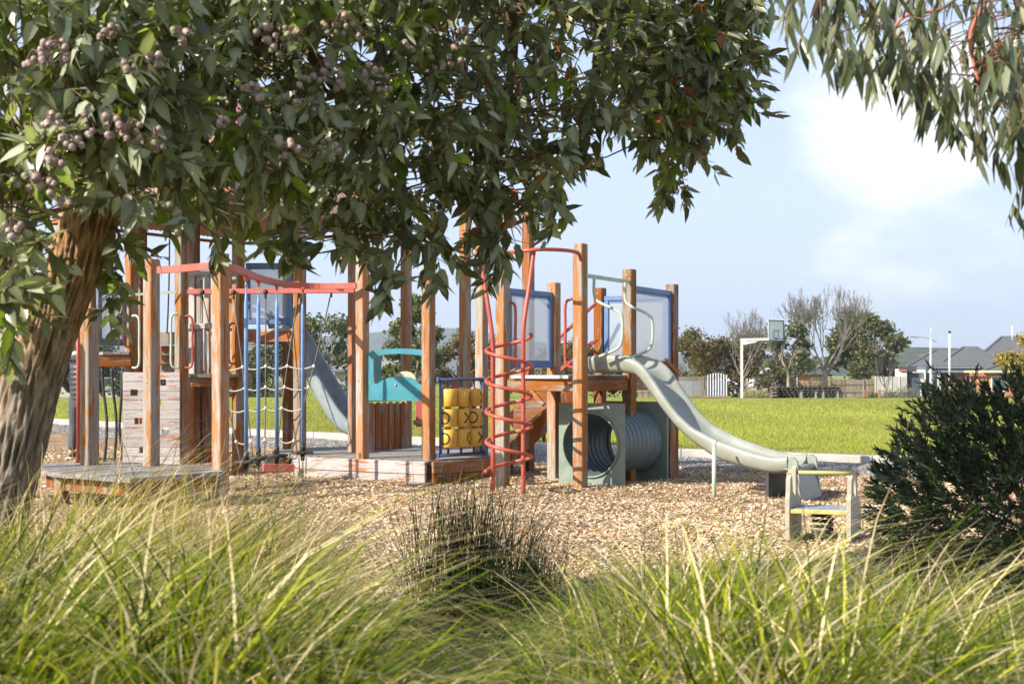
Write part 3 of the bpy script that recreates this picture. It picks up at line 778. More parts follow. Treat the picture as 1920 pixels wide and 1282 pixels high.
# stairs behind, climbing to the right
st_a, st_b = Vector((-0.02, 14.75, 0.6)), Vector((0.62, 14.75, 1.09))
mb = MB(); mb.beam(st_a, st_b, 0.045, 0.22, ch=0.006); TW.part('stringer', mb, M['beam'])
for yy in (15.0, 15.75):
    mb = MB(); mb.beam((-0.2, yy, 0.06), (0.78, yy, 0.98), 0.045, 0.2, ch=0.006); TW.part('stringer', mb, M['post_brown'])
for k in range(5):
    t = k / 4.5; mb = MB(); mb.box((-0.12 + 0.86 * t, 15.38, 0.2 + 0.82 * t), (0.26, 0.72, 0.04), ch=0.004); TW.part('stair_tread', mb, M['beam'])
    mb = MB(); mb.box((0.0 + 0.86 * t, 15.38, 0.09 + 0.82 * t), (0.03, 0.70, 0.16)); TW.part('stair_riser', mb, M['post_brown'])
for yy, dz in ((15.0, 0), (15.78, 0.0)):
    mb = MB(); mb.tube([(-0.1, yy, 1.0 + dz), (0.12, yy, 1.18 + dz), (0.98, yy, 2.0 + dz)], 0.018, 8)
    mb.tube([(0.0, yy, 0.72 + dz), (1.0, yy, 1.58 + dz)], 0.016, 8); TW.part('stair_handrail', mb, M['red'])

# ---- slide on the right tower
def slide(name, label, base, dirv, prof, halfw, mat, foot=True, support=None):
    """prof: list of (t, ztop, zbottom) along the chute"""
    T = Thing(name, label, 'slide', (base[0] + dirv[0] * prof[-1][0] * .5, base[1] + dirv[1] * prof[-1][0] * .5, 0))
    dv = Vector((dirv[0], dirv[1], 0)).normalized(); nv = Vector((-dv.y, dv.x, 0))
    ts = [p[0] for p in prof]
    n = 46; tt = np.linspace(ts[0], ts[-1], n)
    def sm(vals):
        v = np.interp(np.linspace(ts[0], ts[-1], 400), ts, vals)
        k = np.hanning(31); k /= k.sum(); vp = np.pad(v, 15, mode='edge'); v = np.convolve(vp, k, 'valid')
        return np.interp(tt, np.linspace(ts[0], ts[-1], 400), v)
    zt, zb = sm([p[1] for p in prof]), sm([p[2] for p in prof])
    rows = []
    for i in range(n):
        o = Vector((base[0], base[1], 0)) + dv * float(tt[i]); T_, B_ = float(zt[i]), float(zb[i])
        h = T_ - B_; bed = B_ + min(0.05, h * .3)
        sec = [(-halfw + .05, B_), (-halfw + .005, B_ + h * .25), (-halfw - .012, T_ - .03), (-halfw + .002, T_ - .006), (-halfw + .022, T_), (-halfw + .045, T_ - .012),
               (-halfw + .06, T_ - .05), (-halfw + .085, bed + h * .25), (-halfw + .14, bed + .012), (-.06, bed)]
        full = sec + [(-a, z) for a, z in reversed(sec)]
        rows.append([o + nv * a + Vector((0, 0, z)) for a, z in full])
    mb = MB(); m = len(rows[0]); vs = [p for r in rows for p in r]; fs = []
    for i in range(n - 1):
        for k in range(m):
            k2 = (k + 1) % m
            fs.append((i * m + k, i * m + k2, (i + 1) * m + k2, (i + 1) * m + k))
    mb.add(vs, fs, smooth=True); mb.add(rows[0], [tuple(range(m))]); mb.add(rows[-1], [tuple(range(m - 1, -1, -1))])
    T.part('chute', mb, M[mat])
    if foot:
        o = Vector((base[0], base[1], 0)) + dv * float(tt[-1]); zt_, zb_ = float(zt[-1]), float(zb[-1])
        lip = [(-0.02, zb_ + .035), (.05, zb_ + .03), (.085, zb_ - .01), (.12, zb_ * .5), (.15, -.05)]
        mb = MB(); vs = []
        for t_, z_ in lip:
            for sgn in (-1, 1): vs += [o + dv * t_ + nv * sgn * (halfw + .005) + up * z_, o + dv * (t_ - .03) + nv * sgn * (halfw + .005) + up * (z_ - .01)]
        fs = []
        for k in range(len(lip) - 1):
            a_, b_ = 4 * k, 4 * k + 4; fs += [(a_, a_ + 2, b_ + 2, b_), (a_ + 1, b_ + 1, b_ + 3, a_ + 3), (a_, b_, b_ + 1, a_ + 1), (a_ + 2, a_ + 3, b_ + 3, b_ + 2)]
        mb.add(vs, fs); T.part('exit_panel', mb, M[mat])
        for s in (-1, 1):
            mb = MB(); a = o + nv * (s * (halfw - 0.01)) - dv * 0.06
            pts = [a + Vector((0, 0, zb_ + 0.03)), a + dv * 0.02 + Vector((0, 0, zt_ - 0.015)), a + dv * 0.115 + Vector((0, 0, zt_ - 0.004)), a + dv * 0.155 + Vector((0, 0, zt_ - 0.04)), a + dv * 0.205 + Vector((0, 0, -0.04)), a + dv * 0.155 + Vector((0, 0, -0.05)), a + dv * 0.115 + Vector((0, 0, zb_ - 0.01))]
            mb.poly(pts, nv * (-s * 0.03)); T.part('foot', mb, M[mat])
        mb = MB(); a = o + dv * 0.06 - nv * (halfw - .03); b = o + dv * 0.06 + nv * (halfw - .03)
        mb.tube([a + Vector((0, 0, zb_ + 0.03)), b + Vector((0, 0, zb_ + 0.03))], 0.03, 10); T.part('exit_lip', mb, M[mat])
        mb = MB(); a = o - dv * 0.22 - nv * (halfw - .05); b = o - dv * 0.22 + nv * (halfw - .05)
        mb.beam(a + Vector((0, 0, zb_ * .5)), b + Vector((0, 0, zb_ * .5)), 0.03, zb_ + 0.05); T.part('exit_shade_panel', mb, M['dark'])  # dark panel standing in for the shade under the slide exit
    if support:
        for x, y, z in support:
            mb = MB(); mb.tube([(x, y, -0.1), (x, y, z)], 0.021, 10); mb.tube([(x, y, z - 0.0), (x + 0.03, y + 0.06, z + 0.05)], 0.014, 8); T.part('support_pole', mb, M['sage'])
    return T
prof = [(-0.05, 1.36, 1.19), (0.1, 1.38, 1.19), (0.3, 1.375, 1.195), (0.5, 1.325, 1.17), (0.62, 1.24, 1.02), (0.77, 1.03, 0.84), (0.95, 0.80, 0.64), (1.13, 0.65, 0.50), (1.4, 0.535, 0.34), (1.7, 0.445, 0.27), (1.92, 0.395, 0.235), (2.03, 0.39, 0.23), (2.12, 0.405, 0.26)]
slide('slide', 'sage green wave slide running down from the right tower to the wood chips', ((B0[0] + B1[0]) / 2 + .0, (B0[1] + B1[1]) / 2), (UX, UY), prof, 0.27, 'slide', support=[(X(1339, 12.15), 12.15, 0.5)])

# ---- crawl tunnel under the deck
TN = Thing('crawl_tunnel', 'short sage green crawl tunnel with square end plates below the right tower', 'crawl tunnel', (1.1, 13.95, 0))
tc = Vector((0.83, 13.5, 0.43)); uu = Vector((UX, UY, 0)); vv = Vector((VX, VY, 0)); up = Vector((0, 0, 1))
def plate(c, hw, hh, r, th, name, mat, label=None):
    mb = MB(); n = 40
    for off, flip in ((0, False), (th, True)):
        inner = []; outer = []
        for k in range(n):
            a = 2 * math.pi * k / n; ca, sa = math.cos(a), math.sin(a)
            s = min(hw / max(abs(ca), 1e-6), hh / max(abs(sa), 1e-6))
            inner.append(c + vv * off + uu * ca * r + up * sa * r); outer.append(c + vv * off + uu * ca * s + up * sa * s)
        # corners
        fs = []
        for k in range(n):
            k2 = (k + 1) % n; q = (k, k2, n + k2, n + k)
            fs.append(q if flip else q[::-1])
        mb.add(inner + outer, fs)
        for k in range(n):   # fill the corner triangles
            k2 = (k + 1) % n; a = 2 * math.pi * k / n; b = 2 * math.pi * (k + 1) / n
            e1 = abs(math.cos(a)) * hh > abs(math.sin(a)) * hw; e2 = abs(math.cos(b)) * hh > abs(math.sin(b)) * hw
            if e1 != e2:
                am = (a + b) / 2; cn = c + vv * off + uu * math.copysign(hw, math.cos(am)) + up * math.copysign(hh, math.sin(am))
                mb.add([outer[k], outer[k2], cn], [(0, 1, 2) if not flip else (2, 1, 0)])
    for sx, sz, lx, lz in ((0, 1, hw, 0), (0, -1, hw, 0), (1, 0, 0, hh), (-1, 0, 0, hh)):
        m_ = c + vv * th / 2 + uu * sx * (hw - 0.002) + up * sz * (hh - 0.002)
        e = (uu * lx if lx else up * lz)
        mb.beam(m_ - e, m_ + e, th - 0.002, 0.006, up=tuple(up if sz else uu))
    ring = [c - vv * 0.012 + uu * math.cos(t) * (r + 0.004) + up * math.sin(t) * (r + 0.004) for t in np.linspace(0, 2 * math.pi, 41)]
    mb.tube(ring, 0.012, 6, cap=False)
    return TN.part(name, mb, M[mat], label=label)
plate(tc, 0.395, 0.44, 0.335, 0.035, 'end_plate', 'tunnel')
plate(tc + vv * 0.98, 0.395, 0.44, 0.335, 0.035, 'end_plate', 'tunnel')
mb = MB(); n = 48; rows = []
for k in range(60):
    t = k / 59; r = 0.34 + (0.012 if (k % 6) < 5 else -0.002)
    rows.append([tc + vv * (0.03 + 0.95 * t) + uu * math.cos(2 * math.pi * j / n) * r + up * math.sin(2 * math.pi * j / n) * r for j in range(n)])
vs = [p for r in rows for p in r]; fs = [(i * n + j, i * n + (j + 1) % n, (i + 1) * n + (j + 1) % n, (i + 1) * n + j) for i in range(59) for j in range(n)]
mb.add(vs, fs, smooth=True); TN.part('ribbed_pipe', mb, M['tunnel_dark'])

# ---- spiral climber
SC = Thing('spiral_climber', 'red steel corkscrew climber standing in front of the right tower', 'climber', (-0.04, 12.5, 0))
ccx, ccy, cr = X(954, 12.5), 12.5, 0.222
pl = [W(924, 930, 12.6), W(924, 700, 12.6), W(923.5, 640, 12.6), W(918, 592, 12.62), W(905, 510, 12.7), W(899, 474, 12.75)]
pl[0].z = -0.1
mb = MB(); mb.tube(smooth_path(pl, 5), 0.0215, 10); SC.part('upright', mb, M['red'])
pr = [W(981, 930, 12.4), W(981, 700, 12.4), W(981, 640, 12.4), W(983, 600, 12.42), W(993, 532, 12.5), W(1001, 470, 12.55)]
pr[0].z = -0.1
mb = MB(); mb.tube(smooth_path(pr, 5), 0.0215, 10); SC.part('upright', mb, M['red'])
mb = MB(); zlo, zhi, turns = Z(884, 12.5), Z(627, 12.5), 4.53; hel = []
for k in range(160):
    t = k / 159; a = math.pi * 0.98 - 2 * math.pi * turns * t
    hel.append((ccx + cr * math.cos(a), ccy + cr * math.sin(a), zlo + (zhi - zlo) * t))
mb.tube(hel, 0.0185, 9); mb.ball(hel[0], 0.026, 10); SC.part('helix', mb, M['red'])
mb = MB(); mb.tube(smooth_path([W(889, 477, 14.5), W(925, 474, 13.2), W(960, 473, 12.65), W(1015, 467.5, 12.5), W(1078, 472, 12.85), W(1090, 488, 12.99)], 6), 0.0195, 9); SC.part('top_bar', mb, M['red'])

# ---- centre deck with playhouse panels
CD = Thing('play_deck', 'low central timber play deck with teal shop panel and yellow noughts and crosses rollers', 'play deck', (-1.3, 15.2, 0))
Lp, Cp, Rp = (-2.54, 14.92), (-0.925, 14.03), (-0.21, 14.75)
deck(CD, [Lp, Cp, Rp, (0.1, 15.7), (-0.5, 16.8), (-1.5, 17.1), (-2.6, 16.6), (-3.0, 15.9)], 0.222, (0.88, -0.48), 0.13)
def fascia(a, b, zr, mat, nseg):
    a, b = Vector(a), Vector(b); d = (b - a).normalized(); n = Vector((d.y, -d.x)) * 0.03
    for z0, z1 in zr:
        for k in range(nseg):
            p, q = a.lerp(b, k / nseg) + d * 0.003, a.lerp(b, (k + 1) / nseg) - d * 0.003
            o = random.uniform(0, 0.004)
            mb = MB(); mb.beam((p.x + n.x * (1 + o), p.y + n.y, (z0 + z1) / 2), (q.x + n.x, q.y + n.y, (z0 + z1) / 2), 0.045, z1 - z0 - 0.006, ch=0.005)
            CD.part('fascia_board', mb, M[mat])
fascia(Lp, Cp, ((0.075, 0.22), (-0.07, 0.075)), 'flaked', 1)
fascia((Cp[0] + 0.03, Cp[1] + 0.02), Rp, ((0.075, 0.215), (-0.07, 0.075)), 'beam', 1)
for px, d, zt, mt, s in ((679.5, 14.5, 4.0, 'post', 0.115), (664, 15.6, 3.6, 'post_brown', 0.115), (803.5, 14.2, 2.62, 'post', 0.115), (761.5, 16.5, 3.3, 'post', 0.11), (872, 16.5, 3.3, 'post', 0.115), (903, 15.0, 3.15, 'post_grey', 0.115), (990.5, 15.9, 3.3, 'post_brown', 0.117), (562, 15.1, 3.15, 'post_grey', 0.115)):
    add_post(CD, px, d, zt, mat=mt, s=s)
# teal panel
def teal_panel():
    a, b = Vector((X(691, 14.42), 14.42, 0)), Vector((X(791, 14.2), 14.2, 0)); d = (b - a); L = d.length; d.normalize()
    def P(s, z): v = a + d * s; return Vector((v.x, v.y, z))
    sc = L / 100.0
    z_ = lambda y: Z(y, 14.3)
    th = Vector((-d.y, d.x, 0)) * 0.02
    mb = MB()
    mb.poly([P(0.02, z_(751)), P(L, z_(751)), P(L, z_(722)), P(94 * sc, z_(719)), P(88 * sc, z_(711)), P(78 * sc, z_(707)), P(62 * sc, z_(705)), P(48 * sc, z_(706)), P(34 * sc, z_(709)), P(24 * sc, z_(714)), P(16 * sc, z_(719)), P(10 * sc, z_(719)), P(0.02, z_(719))], th, 0, 1)
    mb.poly([P(0.02, z_(720)), P(10 * sc, z_(719)), P(8.5 * sc, z_(700)), P(8.5 * sc, z_(673)), P(12 * sc, z_(669)), P(26 * sc, z_(665)), P(56 * sc, z_(663)), P(80 * sc, z_(664.5)), P(L, z_(667)), P(L, z_(656)), P(80 * sc, z_(654)), P(56 * sc, z_(653)), P(32 * sc, z_(654)), P(14 * sc, z_(657)), P(0.02, z_(661))], th, 0, 1)
    o = CD.part('shop_panel', mb, [M['teal'], M['teal_edge']], label='teal cut-out shop front panel')
    mb = MB()  # side return at left
    v = Vector((-d.y, d.x, 0))
    mb.poly([P(0.0, z_(751)), P(0.0, z_(660)), P(0.0, z_(660)) + v * 0.3, P(0.0, z_(751)) + v * 0.3], d * 0.018); CD.part('side_return', mb, M['teal'], parent=o)
    mb = MB(); c = P(57 * sc, z_(711)) + v * 0.16; n = 24
    mb.poly([c + d * math.cos(t) * 0.135 + Vector((0, 0, math.sin(t) * 0.09)) for t in np.linspace(0, 2 * math.pi, n, endpoint=False)], v * 0.02); CD.part('clock_disc', mb, M['cream'], parent=o)
    mb = MB(); c = P(51 * sc, z_(721)); mb.tube([c, c - v * 0.012], 0.013, 10); CD.part('bolt', mb, M['steel'], parent=o)
teal_panel()
# slat balustrade behind it
fa, fb = Vector((X(693, 15.6), 15.6, 0)), Vector((X(775, 16.1), 16.1, 0)); fd = (fb - fa).normalized(); fn = Vector((-fd.y, fd.x, 0))
for k in range(6):
    s = k * 0.1015; mb = MB(); w = 0.085
    p = fa + fd * s
    mb.poly([p + up * 0.24, p + fd * w + up * 0.24, p + fd * w + up * 0.80, p + fd * (w * .5) + up * 0.83, p + up * 0.80], fn * 0.03)
    CD.part('slat', mb, M['post_brown'])
mb = MB(); mb.beam(fa + fn * 0.05 + up * 0.86, fa + fd * 0.55 + fn * 0.05 + up * 0.86, 0.05, 0.045); CD.part('top_rail', mb, M['post_brown'])
mb = MB(); mb.beam(fa + fn * 0.05 + up * 0.3, fa + fd * 0.55 + fn * 0.05 + up * 0.3, 0.04, 0.06); CD.part('bottom_rail', mb, M['post_brown'])
# red play boards at the back
mb = MB(); a = W(780, 712, 16.3); b = W(800, 800, 16.3)
mb.poly([(a.x, 16.3, b.z), (b.x, 16.3, b.z), (b.x, 16.3, a.z), (a.x, 16.3, a.z - 0.02)], (0, 0.02, 0)); CD.part('red_board', mb, M['redflat'])
mb = MB(); a = W(848, 712, 16.9); b = W(884, 740, 16.9)
mb.poly([(a.x, 16.9, b.z), (b.x, 16.9, b.z), (b.x, 16.9, a.z), (a.x, 16.9, a.z)], (0, 0.02, 0)); CD.part('red_board', mb, M['redflat'])
mb = MB(); mb.tube([W(775, 792, 16.2), W(800, 790, 16.2)], 0.03, 8); CD.part('low_rail', mb, M['beam'])
# noughts and crosses
def nac():
    a, b = Vector((X(826, 14.22), 14.22, 0)), Vector((X(902, 14.72), 14.72, 0)); d = (b - a); L = d.length; d.normalize(); n = Vector((d.y, -d.x, 0))
    mb = MB(); zt, zb = 1.115, 0.27
    for z in (zt, zb):
        mb.tube([a - d * 0.05 + up * z, b + d * 0.04 + up * z], 0.02, 8)
        for e in (a - d * 0.05, b + d * 0.04):
            mb.tube([e + up * z - d * 0.012, e + up * z + d * 0.012], 0.03, 8)
    mb.tube([a + up * zb, a + up * zt], 0.0155, 8); mb.tube([b + up * zb, b + up * zt], 0.0155, 8)
    cs = [a + d * (L * (0.185 + 0.315 * i)) for i in range(3)]
    for c in cs: mb.tube([c + up * zb, c + up * zt], 0.014, 8)
    fr = CD.part('noughts_and_crosses_frame', mb, M['navy'])
    rr, hh = 0.098, 0.198
    rows = [(0.91, [None, ('O', -1.35), ('X', -1.1)]), (0.685, [('O', 1.95), ('X', 0.15), ('O', 0.55)]), (0.458, [('O', 1.95), ('O', -0.75), ('X', -0.2)])]
    extra = {(0, 2): ('X', 1.2 - 0.4), (1, 2): ('X', -1.15 + 0.1)}
    rows = [(0.91, [[], [('O', -0.95)], [('X', -0.9 + 0.25)]]), (0.685, [[('O', 1.25)], [('X', -0.15)], [('O', 0.95), ('X', -1.0)]]), (0.458, [[('O', 1.25)], [('O', -0.55)], [('X', -0.3)]])]
    for z, marks in rows:
        for i, c in enumerate(cs):
            m2 = MB(); m2.tube([c + up * (z - hh / 2), c + up * (z - hh / 2 + 0.006), c + up * (z + hh / 2 - 0.006), c + up * (z + hh / 2)], [rr - 0.006, rr, rr, rr - 0.006], 28)
            m2.tube([c + up * (z - hh / 2 - 0.014), c + up * (z + hh / 2 + 0.014)], 0.03, 12)
            for ch, ph in marks[i]:
                base = math.atan2(n.y, n.x) - ph
                def S(u_, w_, off=0.0025):
                    ang = base + u_ / rr; return c + Vector((math.cos(ang) * (rr + off), math.sin(ang) * (rr + off), z + w_))
                if ch == 'X':
                    for sg in (1, -1):
                        for k in range(8):
                            t0, t1 = -1 + k / 4, -1 + (k + 1) / 4; h = 0.058; wv = 0.0085
                            q = [S(t0 * h - wv * .7, sg * t0 * h + sg * wv * .7, 0.0025 + (0.001 if sg > 0 else 0)), S(t0 * h + wv * .7, sg * t0 * h - sg * wv * .7, 0.0025 + (0.001 if sg > 0 else 0)), S(t1 * h + wv * .7, sg * t1 * h - sg * wv * .7, 0.0025 + (0.001 if sg > 0 else 0)), S(t1 * h - wv * .7, sg * t1 * h + sg * wv * .7, 0.0025 + (0.001 if sg > 0 else 0))]
                            m2.add(q, [(0, 1, 2, 3)], 1)
                else:
                    for k in range(24):
                        t0, t1 = 2 * math.pi * k / 24, 2 * math.pi * (k + 1) / 24
                        q = [S(math.cos(t) * r_, math.sin(t) * r_ * 1.1) for t, r_ in ((t0, .047), (t0, .062), (t1, .062), (t1, .047))]
                        m2.add(q, [(0, 1, 2, 3)], 1)
            CD.part('roller', m2, [M['yellow'], M['black']], parent=fr)
nac()

# ---- overhead beam with hanging pods
zb_ = 2.165
path = [(X(300, 12.2), 12.15, zb_), (X(345, 11.95), 11.95, zb_), (X(395, 11.75), 11.72, zb_), (X(432, 11.85), 11.9, zb_), (X(458, 12.4), 12.45, zb_), (X(490, 13.3), 13.3, zb_), (X(535, 14.1), 14.1, zb_), (X(590, 14.45), 14.42, zb_), (X(668, 14.35), 14.35, zb_)]
def flat_beam(pts, w, h, T, name, mat):
    pts = smooth_path(pts, 6); mb = MB(); vs = []; fs = []
    for i, p in enumerate(pts):
        t = (pts[min(i + 1, len(pts) - 1)] - pts[max(i - 1, 0)]).normalized(); n = Vector((-t.y, t.x, 0)) * w / 2
        vs += [p - n - up * h / 2, p + n - up * h / 2, p + n + up * h / 2, p - n + up * h / 2]
    for i in range(len(pts) - 1):
        for k in range(4):
            k2 = (k + 1) % 4; fs.append((i * 4 + k, (i + 1) * 4 + k, (i + 1) * 4 + k2, i * 4 + k2))
    fs += [(0, 1, 2, 3), (len(vs) - 1, len(vs) - 2, len(vs) - 3, len(vs) - 4)]
    mb.add(vs, fs); return T.part(name, mb, M[mat])
OB = Thing('overhead_beam', 'curved red overhead beam carrying the four hanging stepping pods', 'beam', (-2.7, 13.0, 0))
flat_beam(path, 0.045, 0.065, OB, 'rail', 'redflat')
PODS = [(461.5, 12.5, 866), (484.5, 13.15, 858), (519, 13.65, 853.5), (567.5, 14.15, 848)]
for px, d, py in PODS:
    x = X(px, d); mb = MB(); mb.box((x, d, zb_ - 0.045), (0.04, 0.05, 0.03)); mb.tube([(x, d, zb_ - 0.05), (x, d, zb_ - 0.085)], 0.012, 8); OB.part('hanger', mb, M['red'])
def chain(mb, x, y, z1, z0, r=0.011):
    n = int((z1 - z0) / 0.026); 
    for k in range(n):
        z = z1 - (k + 0.5) * 0.026; a = (k % 2) * math.pi / 2
        pts = [(x + math.cos(a) * math.cos(t) * r, y + math.sin(a) * math.cos(t) * r, z + math.sin(t) * 0.018) for t in np.linspace(0, 2 * math.pi, 9)]
        mb.tube(pts, 0.0032, 4, cap=False)
labs = ['pale blue pole with black disc foot, nearest the boardwalk post', 'pale blue pole with black disc foot, second from the boardwalk post', 'pale blue pole with black disc foot, third from the boardwalk post', 'pale blue pole with black disc foot, right of the rope net beside the fascia boards']
for (px, d, py), lb in zip(PODS, labs):
    x = X(px, d); zd = Z(py, d); T = Thing('hanging_pod', lb, 'stepping pod', (x, d, 0), 'hanging stepping pods')
    mb = MB(); mb.tube([(x, d, 2.0), (x, d, 1.9), (x, d, 1.86), (x, d, zd + 0.1)], [0.007, 0.016, 0.0205, 0.0205], 12); T.part('pole', mb, M['pod'])
    mb = MB(); mb.tube([(x, d, zd + 0.1), (x, d, zd + 0.02)], 0.027, 12); mb.tube([(x, d, zd + 0.02), (x, d, zd + 0.012), (x, d, zd - 0.012), (x, d, zd - 0.02)], [0.05, 0.12, 0.12, 0.06], 24); mb.tube([(x, d, zd - 0.02), (x, d, zd - 0.09)], [0.028, 0.02], 12); T.part('disc', mb, M['black'])
    mb = MB(); chain(mb, x, d, 2.10, 1.99, 0.013); T.part('shackle', mb, M['steel'])
    mb = MB(); chain(mb, x, d, zd - 0.09, -0.02); T.part('chain', mb, M['black'])

# ---- rope net with its own rail
RN = Thing('rope_net', 'climbing net of grey ropes with white knots under a straight red rail', 'rope net', (-2.9, 15.0, 0))
ra, rb = W(343, 546, 15.0), W(665, 545.5, 14.75); ra.z = rb.z = Z(546, 14.9)
mb = MB(); mb.beam(ra, rb, 0.05, 0.06, ch=0.004); RN.part('rail', mb, M['redflat'])
mb = MB(); a = W(493, 876, 14.6); b = W(551, 877, 14.75); mb.beam(a, b, 0.06, 0.09, ch=0.004); RN.part('foot_board', mb, M['redflat'])
tops = [(379, 548), (438, 548), (498, 547), (560, 546), (621, 545)]; bots = [(452, 868), (475, 866), (496, 864), (517, 864), (540, 866)]
cols_ = []
for (tx, ty), (bx, by) in zip(tops, bots):
    p0, p1 = W(tx, ty + 4, 14.92), W(bx, by, 14.65)
    mid = p0.lerp(p1, 0.5) + Vector((0.02 * random.uniform(-1, 1), 0, 0))
    pth = smooth_path([p0, mid, p1], 8); cols_.append(pth)
    mb = MB(); mb.tube(pth, 0.008, 6); RN.part('rope', mb, M['darkrope'])
    mb = MB(); mb.ball(W(tx, ty, 14.86), 0.031, 10); mb.tube([W(tx, ty + 3, 14.88), W(tx, ty + 12, 14.9)], 0.013, 8); RN.part('rope_clamp', mb, M['black'])
for fr in (0.46, 0.59, 0.74, 0.875):
    kn = [c[int(fr * (len(c) - 1))] for c in cols_]
    if fr < 0.5: kn = kn
    pts = []
    for i in range(len(kn) - 1):
        for k in range(6):
            t = k / 6; p = kn[i].lerp(kn[i + 1], t); p.z -= 0.035 * math.sin(math.pi * t); pts.append(p)
    pts.append(kn[-1])
    mb = MB(); mb.tube(pts, 0.0085, 6); RN.part('rope', mb, M['rope'])
    for p in kn:
        mb = MB(); mb.ball(p, 0.018, 8, sz=1.2); RN.part('knot', mb, M['knot'])

# ---- left tower with the brown roof
LT = Thing('roofed_play_tower', 'tall timber play tower with brown corrugated roof and plank climbing wall behind the tree', 'play tower', (-3.8, 15.8, 0))
for px, d, zt, mt in ((340, 15.0, 3.25, 'post_grey'), (364, 16.9, 3.3, 'post_brown'), (447, 15.5, 3.3, 'post'), (541, 16.5, 3.3, 'post_brown'), (246.5, 15.4, 3.25, 'post_grey'), (264.5, 16.5, 3.3, 'post_brown')):
    add_post(LT, px, d, zt, mat=mt)
add_post(LT, 366, 17.4, 1.15, mat='post_brown', s=0.17); add_post(LT, 386, 17.0, 1.1, mat='post_brown', s=0.13)
# platforms
LDZ = 1.17
deck(LT, [(X(345, 15.2), 15.2), (X(452, 15.35), 15.35), (X(470, 17.0), 17.0), (X(345, 17.2), 17.2)], LDZ, (1, 0), 0.14)
between(LT, (X(350, 15.25), 15.25), (X(447, 15.45), 15.45), 1.02, 1.135); between(LT, (X(447, 15.5), 15.5), (X(470, 16.9), 16.9), 1.02, 1.135)
deck(LT, [(X(455, 15.6), 15.6), (X(552, 15.2), 15.2), (X(545, 16.9), 16.9), (X(455, 17.1), 17.1)], 1.72, (1, 0), 0.14)
between(LT, (X(455, 15.6), 15.6), (X(556, 15.25), 15.25), 1.56, 1.685); between(LT, (X(447, 16.9), 16.9), (X(541, 16.6), 16.6), 1.56, 1.685)
deck(LT, [(X(182, 15.0), 15.0), (X(242, 15.1), 15.1), (X(250, 16.6), 16.6), (X(190, 16.8), 16.8)], 1.435, (0.1, 1), 0.09)
between(LT, (X(180, 15.05), 15.05), (X(246, 15.15), 15.15), 1.265, 1.4, ins=0.0)
between(LT, (X(180, 16.5), 16.5), (X(246, 16.5), 16.5), 1.265, 1.4, ins=0.0)
add_post(LT, 172, 15.3, 2.6, mat='post_brown')
# slat screen
sa, sb = Vector((X(352, 16.1), 16.1, 0)), Vector((X(440, 15.9), 15.9, 0)); sd = (sb - sa).normalized(); sn = Vector((-sd.y, sd.x, 0))
L_ = (sb - sa).length
for k in range(6):
    p = sa + sd * (0.02 + k * L_ / 6); mb = MB()
    mb.box((p.x + sd.x * 0.04, p.y + sd.y * 0.04, 1.80), (0.082, 0.025, 1.25), math.atan2(sd.y, sd.x), ch=0.004); LT.part('slat', mb, M['slat'])
for z, mt in ((2.43, 'flaked'), (1.77, 'flaked')):
    mb = MB(); mb.beam(sa - sn * 0.035 + up * z, sb - sn * 0.035 + up * z, 0.035, 0.055 if z > 2 else 0.07, ch=0.004); LT.part('slat_rail', mb, M[mt])
wind_screen(LT, (X(461, 15.9), 15.9), (X(546, 15.9), 15.9), 1.79, 2.55)
wind_screen(LT, (X(182, 15.0), 15.0), (X(236, 15.3), 15.3), 1.51, 2.19, frame='greyframe')
# board steps behind
for k, (y0, y1) in enumerate(((622, 647), (648, 664), (665, 683), (684, 701))):
    mb = MB(); d = 15.9 + 0.1 * k; mb.box((X(312, d), d, (Z(y0, d) + Z(y1, d)) / 2), (0.36, 0.04, Z(y0, d) - Z(y1, d) - 0.006), ch=0.004); LT.part('step_board', mb, M['post_brown'])
# climbing wall with square holds cut through
def climb_wall():
    x0, x1, dd, ztop = X(231, 14.85), X(337.5, 14.85), 14.85, 1.195
    holes = [(245, 730, 259, 741.5), (253, 783, 267, 795), (262, 837, 276, 849), (301, 711, 312, 722.5), (305, 803, 319, 814.5), (289, 748, 303, 760)]
    H = [(X(a, dd), X(c, dd), Z(e, dd), Z(b, dd)) for a, b, c, e in holes]
    ph = 0.1085
    for k in range(10):
        z1 = ztop - k * ph; z0 = z1 - ph + 0.005
        mb = MB(); o = random.uniform(-0.003, 0.003)
        cuts = [h for h in H if h[2] < z1 - 0.004 and h[3] > z0 + 0.004]
        xs_ = sorted([x0, x1] + [c for h in cuts for c in h[:2]])
        for i in range(len(xs_) - 1):
            a, b = xs_[i], xs_[i + 1]; m_ = (a + b) / 2
            h = next((h for h in cuts if h[0] < m_ < h[1]), None)
            segs = [(z0, z1)] if not h else [(z0, h[2]), (h[3], z1)]
            for s0, s1 in segs:
                if s1 - s0 > 0.008: mb.box((m_, dd + o, (s0 + s1) / 2), (b - a, 0.04, s1 - s0))
        for bx in (x0 + 0.04, x0 + 0.33, x1 - 0.05): mb.tube([(bx, dd - 0.02 + o, (z0 + z1) / 2), (bx, dd - 0.026 + o, (z0 + z1) / 2)], 0.005, 6, 1)
        LT.part('climbing_plank', mb, [M['flaked'], M['bolt']])
    for bx in (x0 + 0.02, x1 - 0.02):
        mb = MB(); mb.box((bx, dd + 0.05, 0.6), (0.05, 0.05, 1.2)); LT.part('batten', mb, M['post_brown'])
climb_wall()
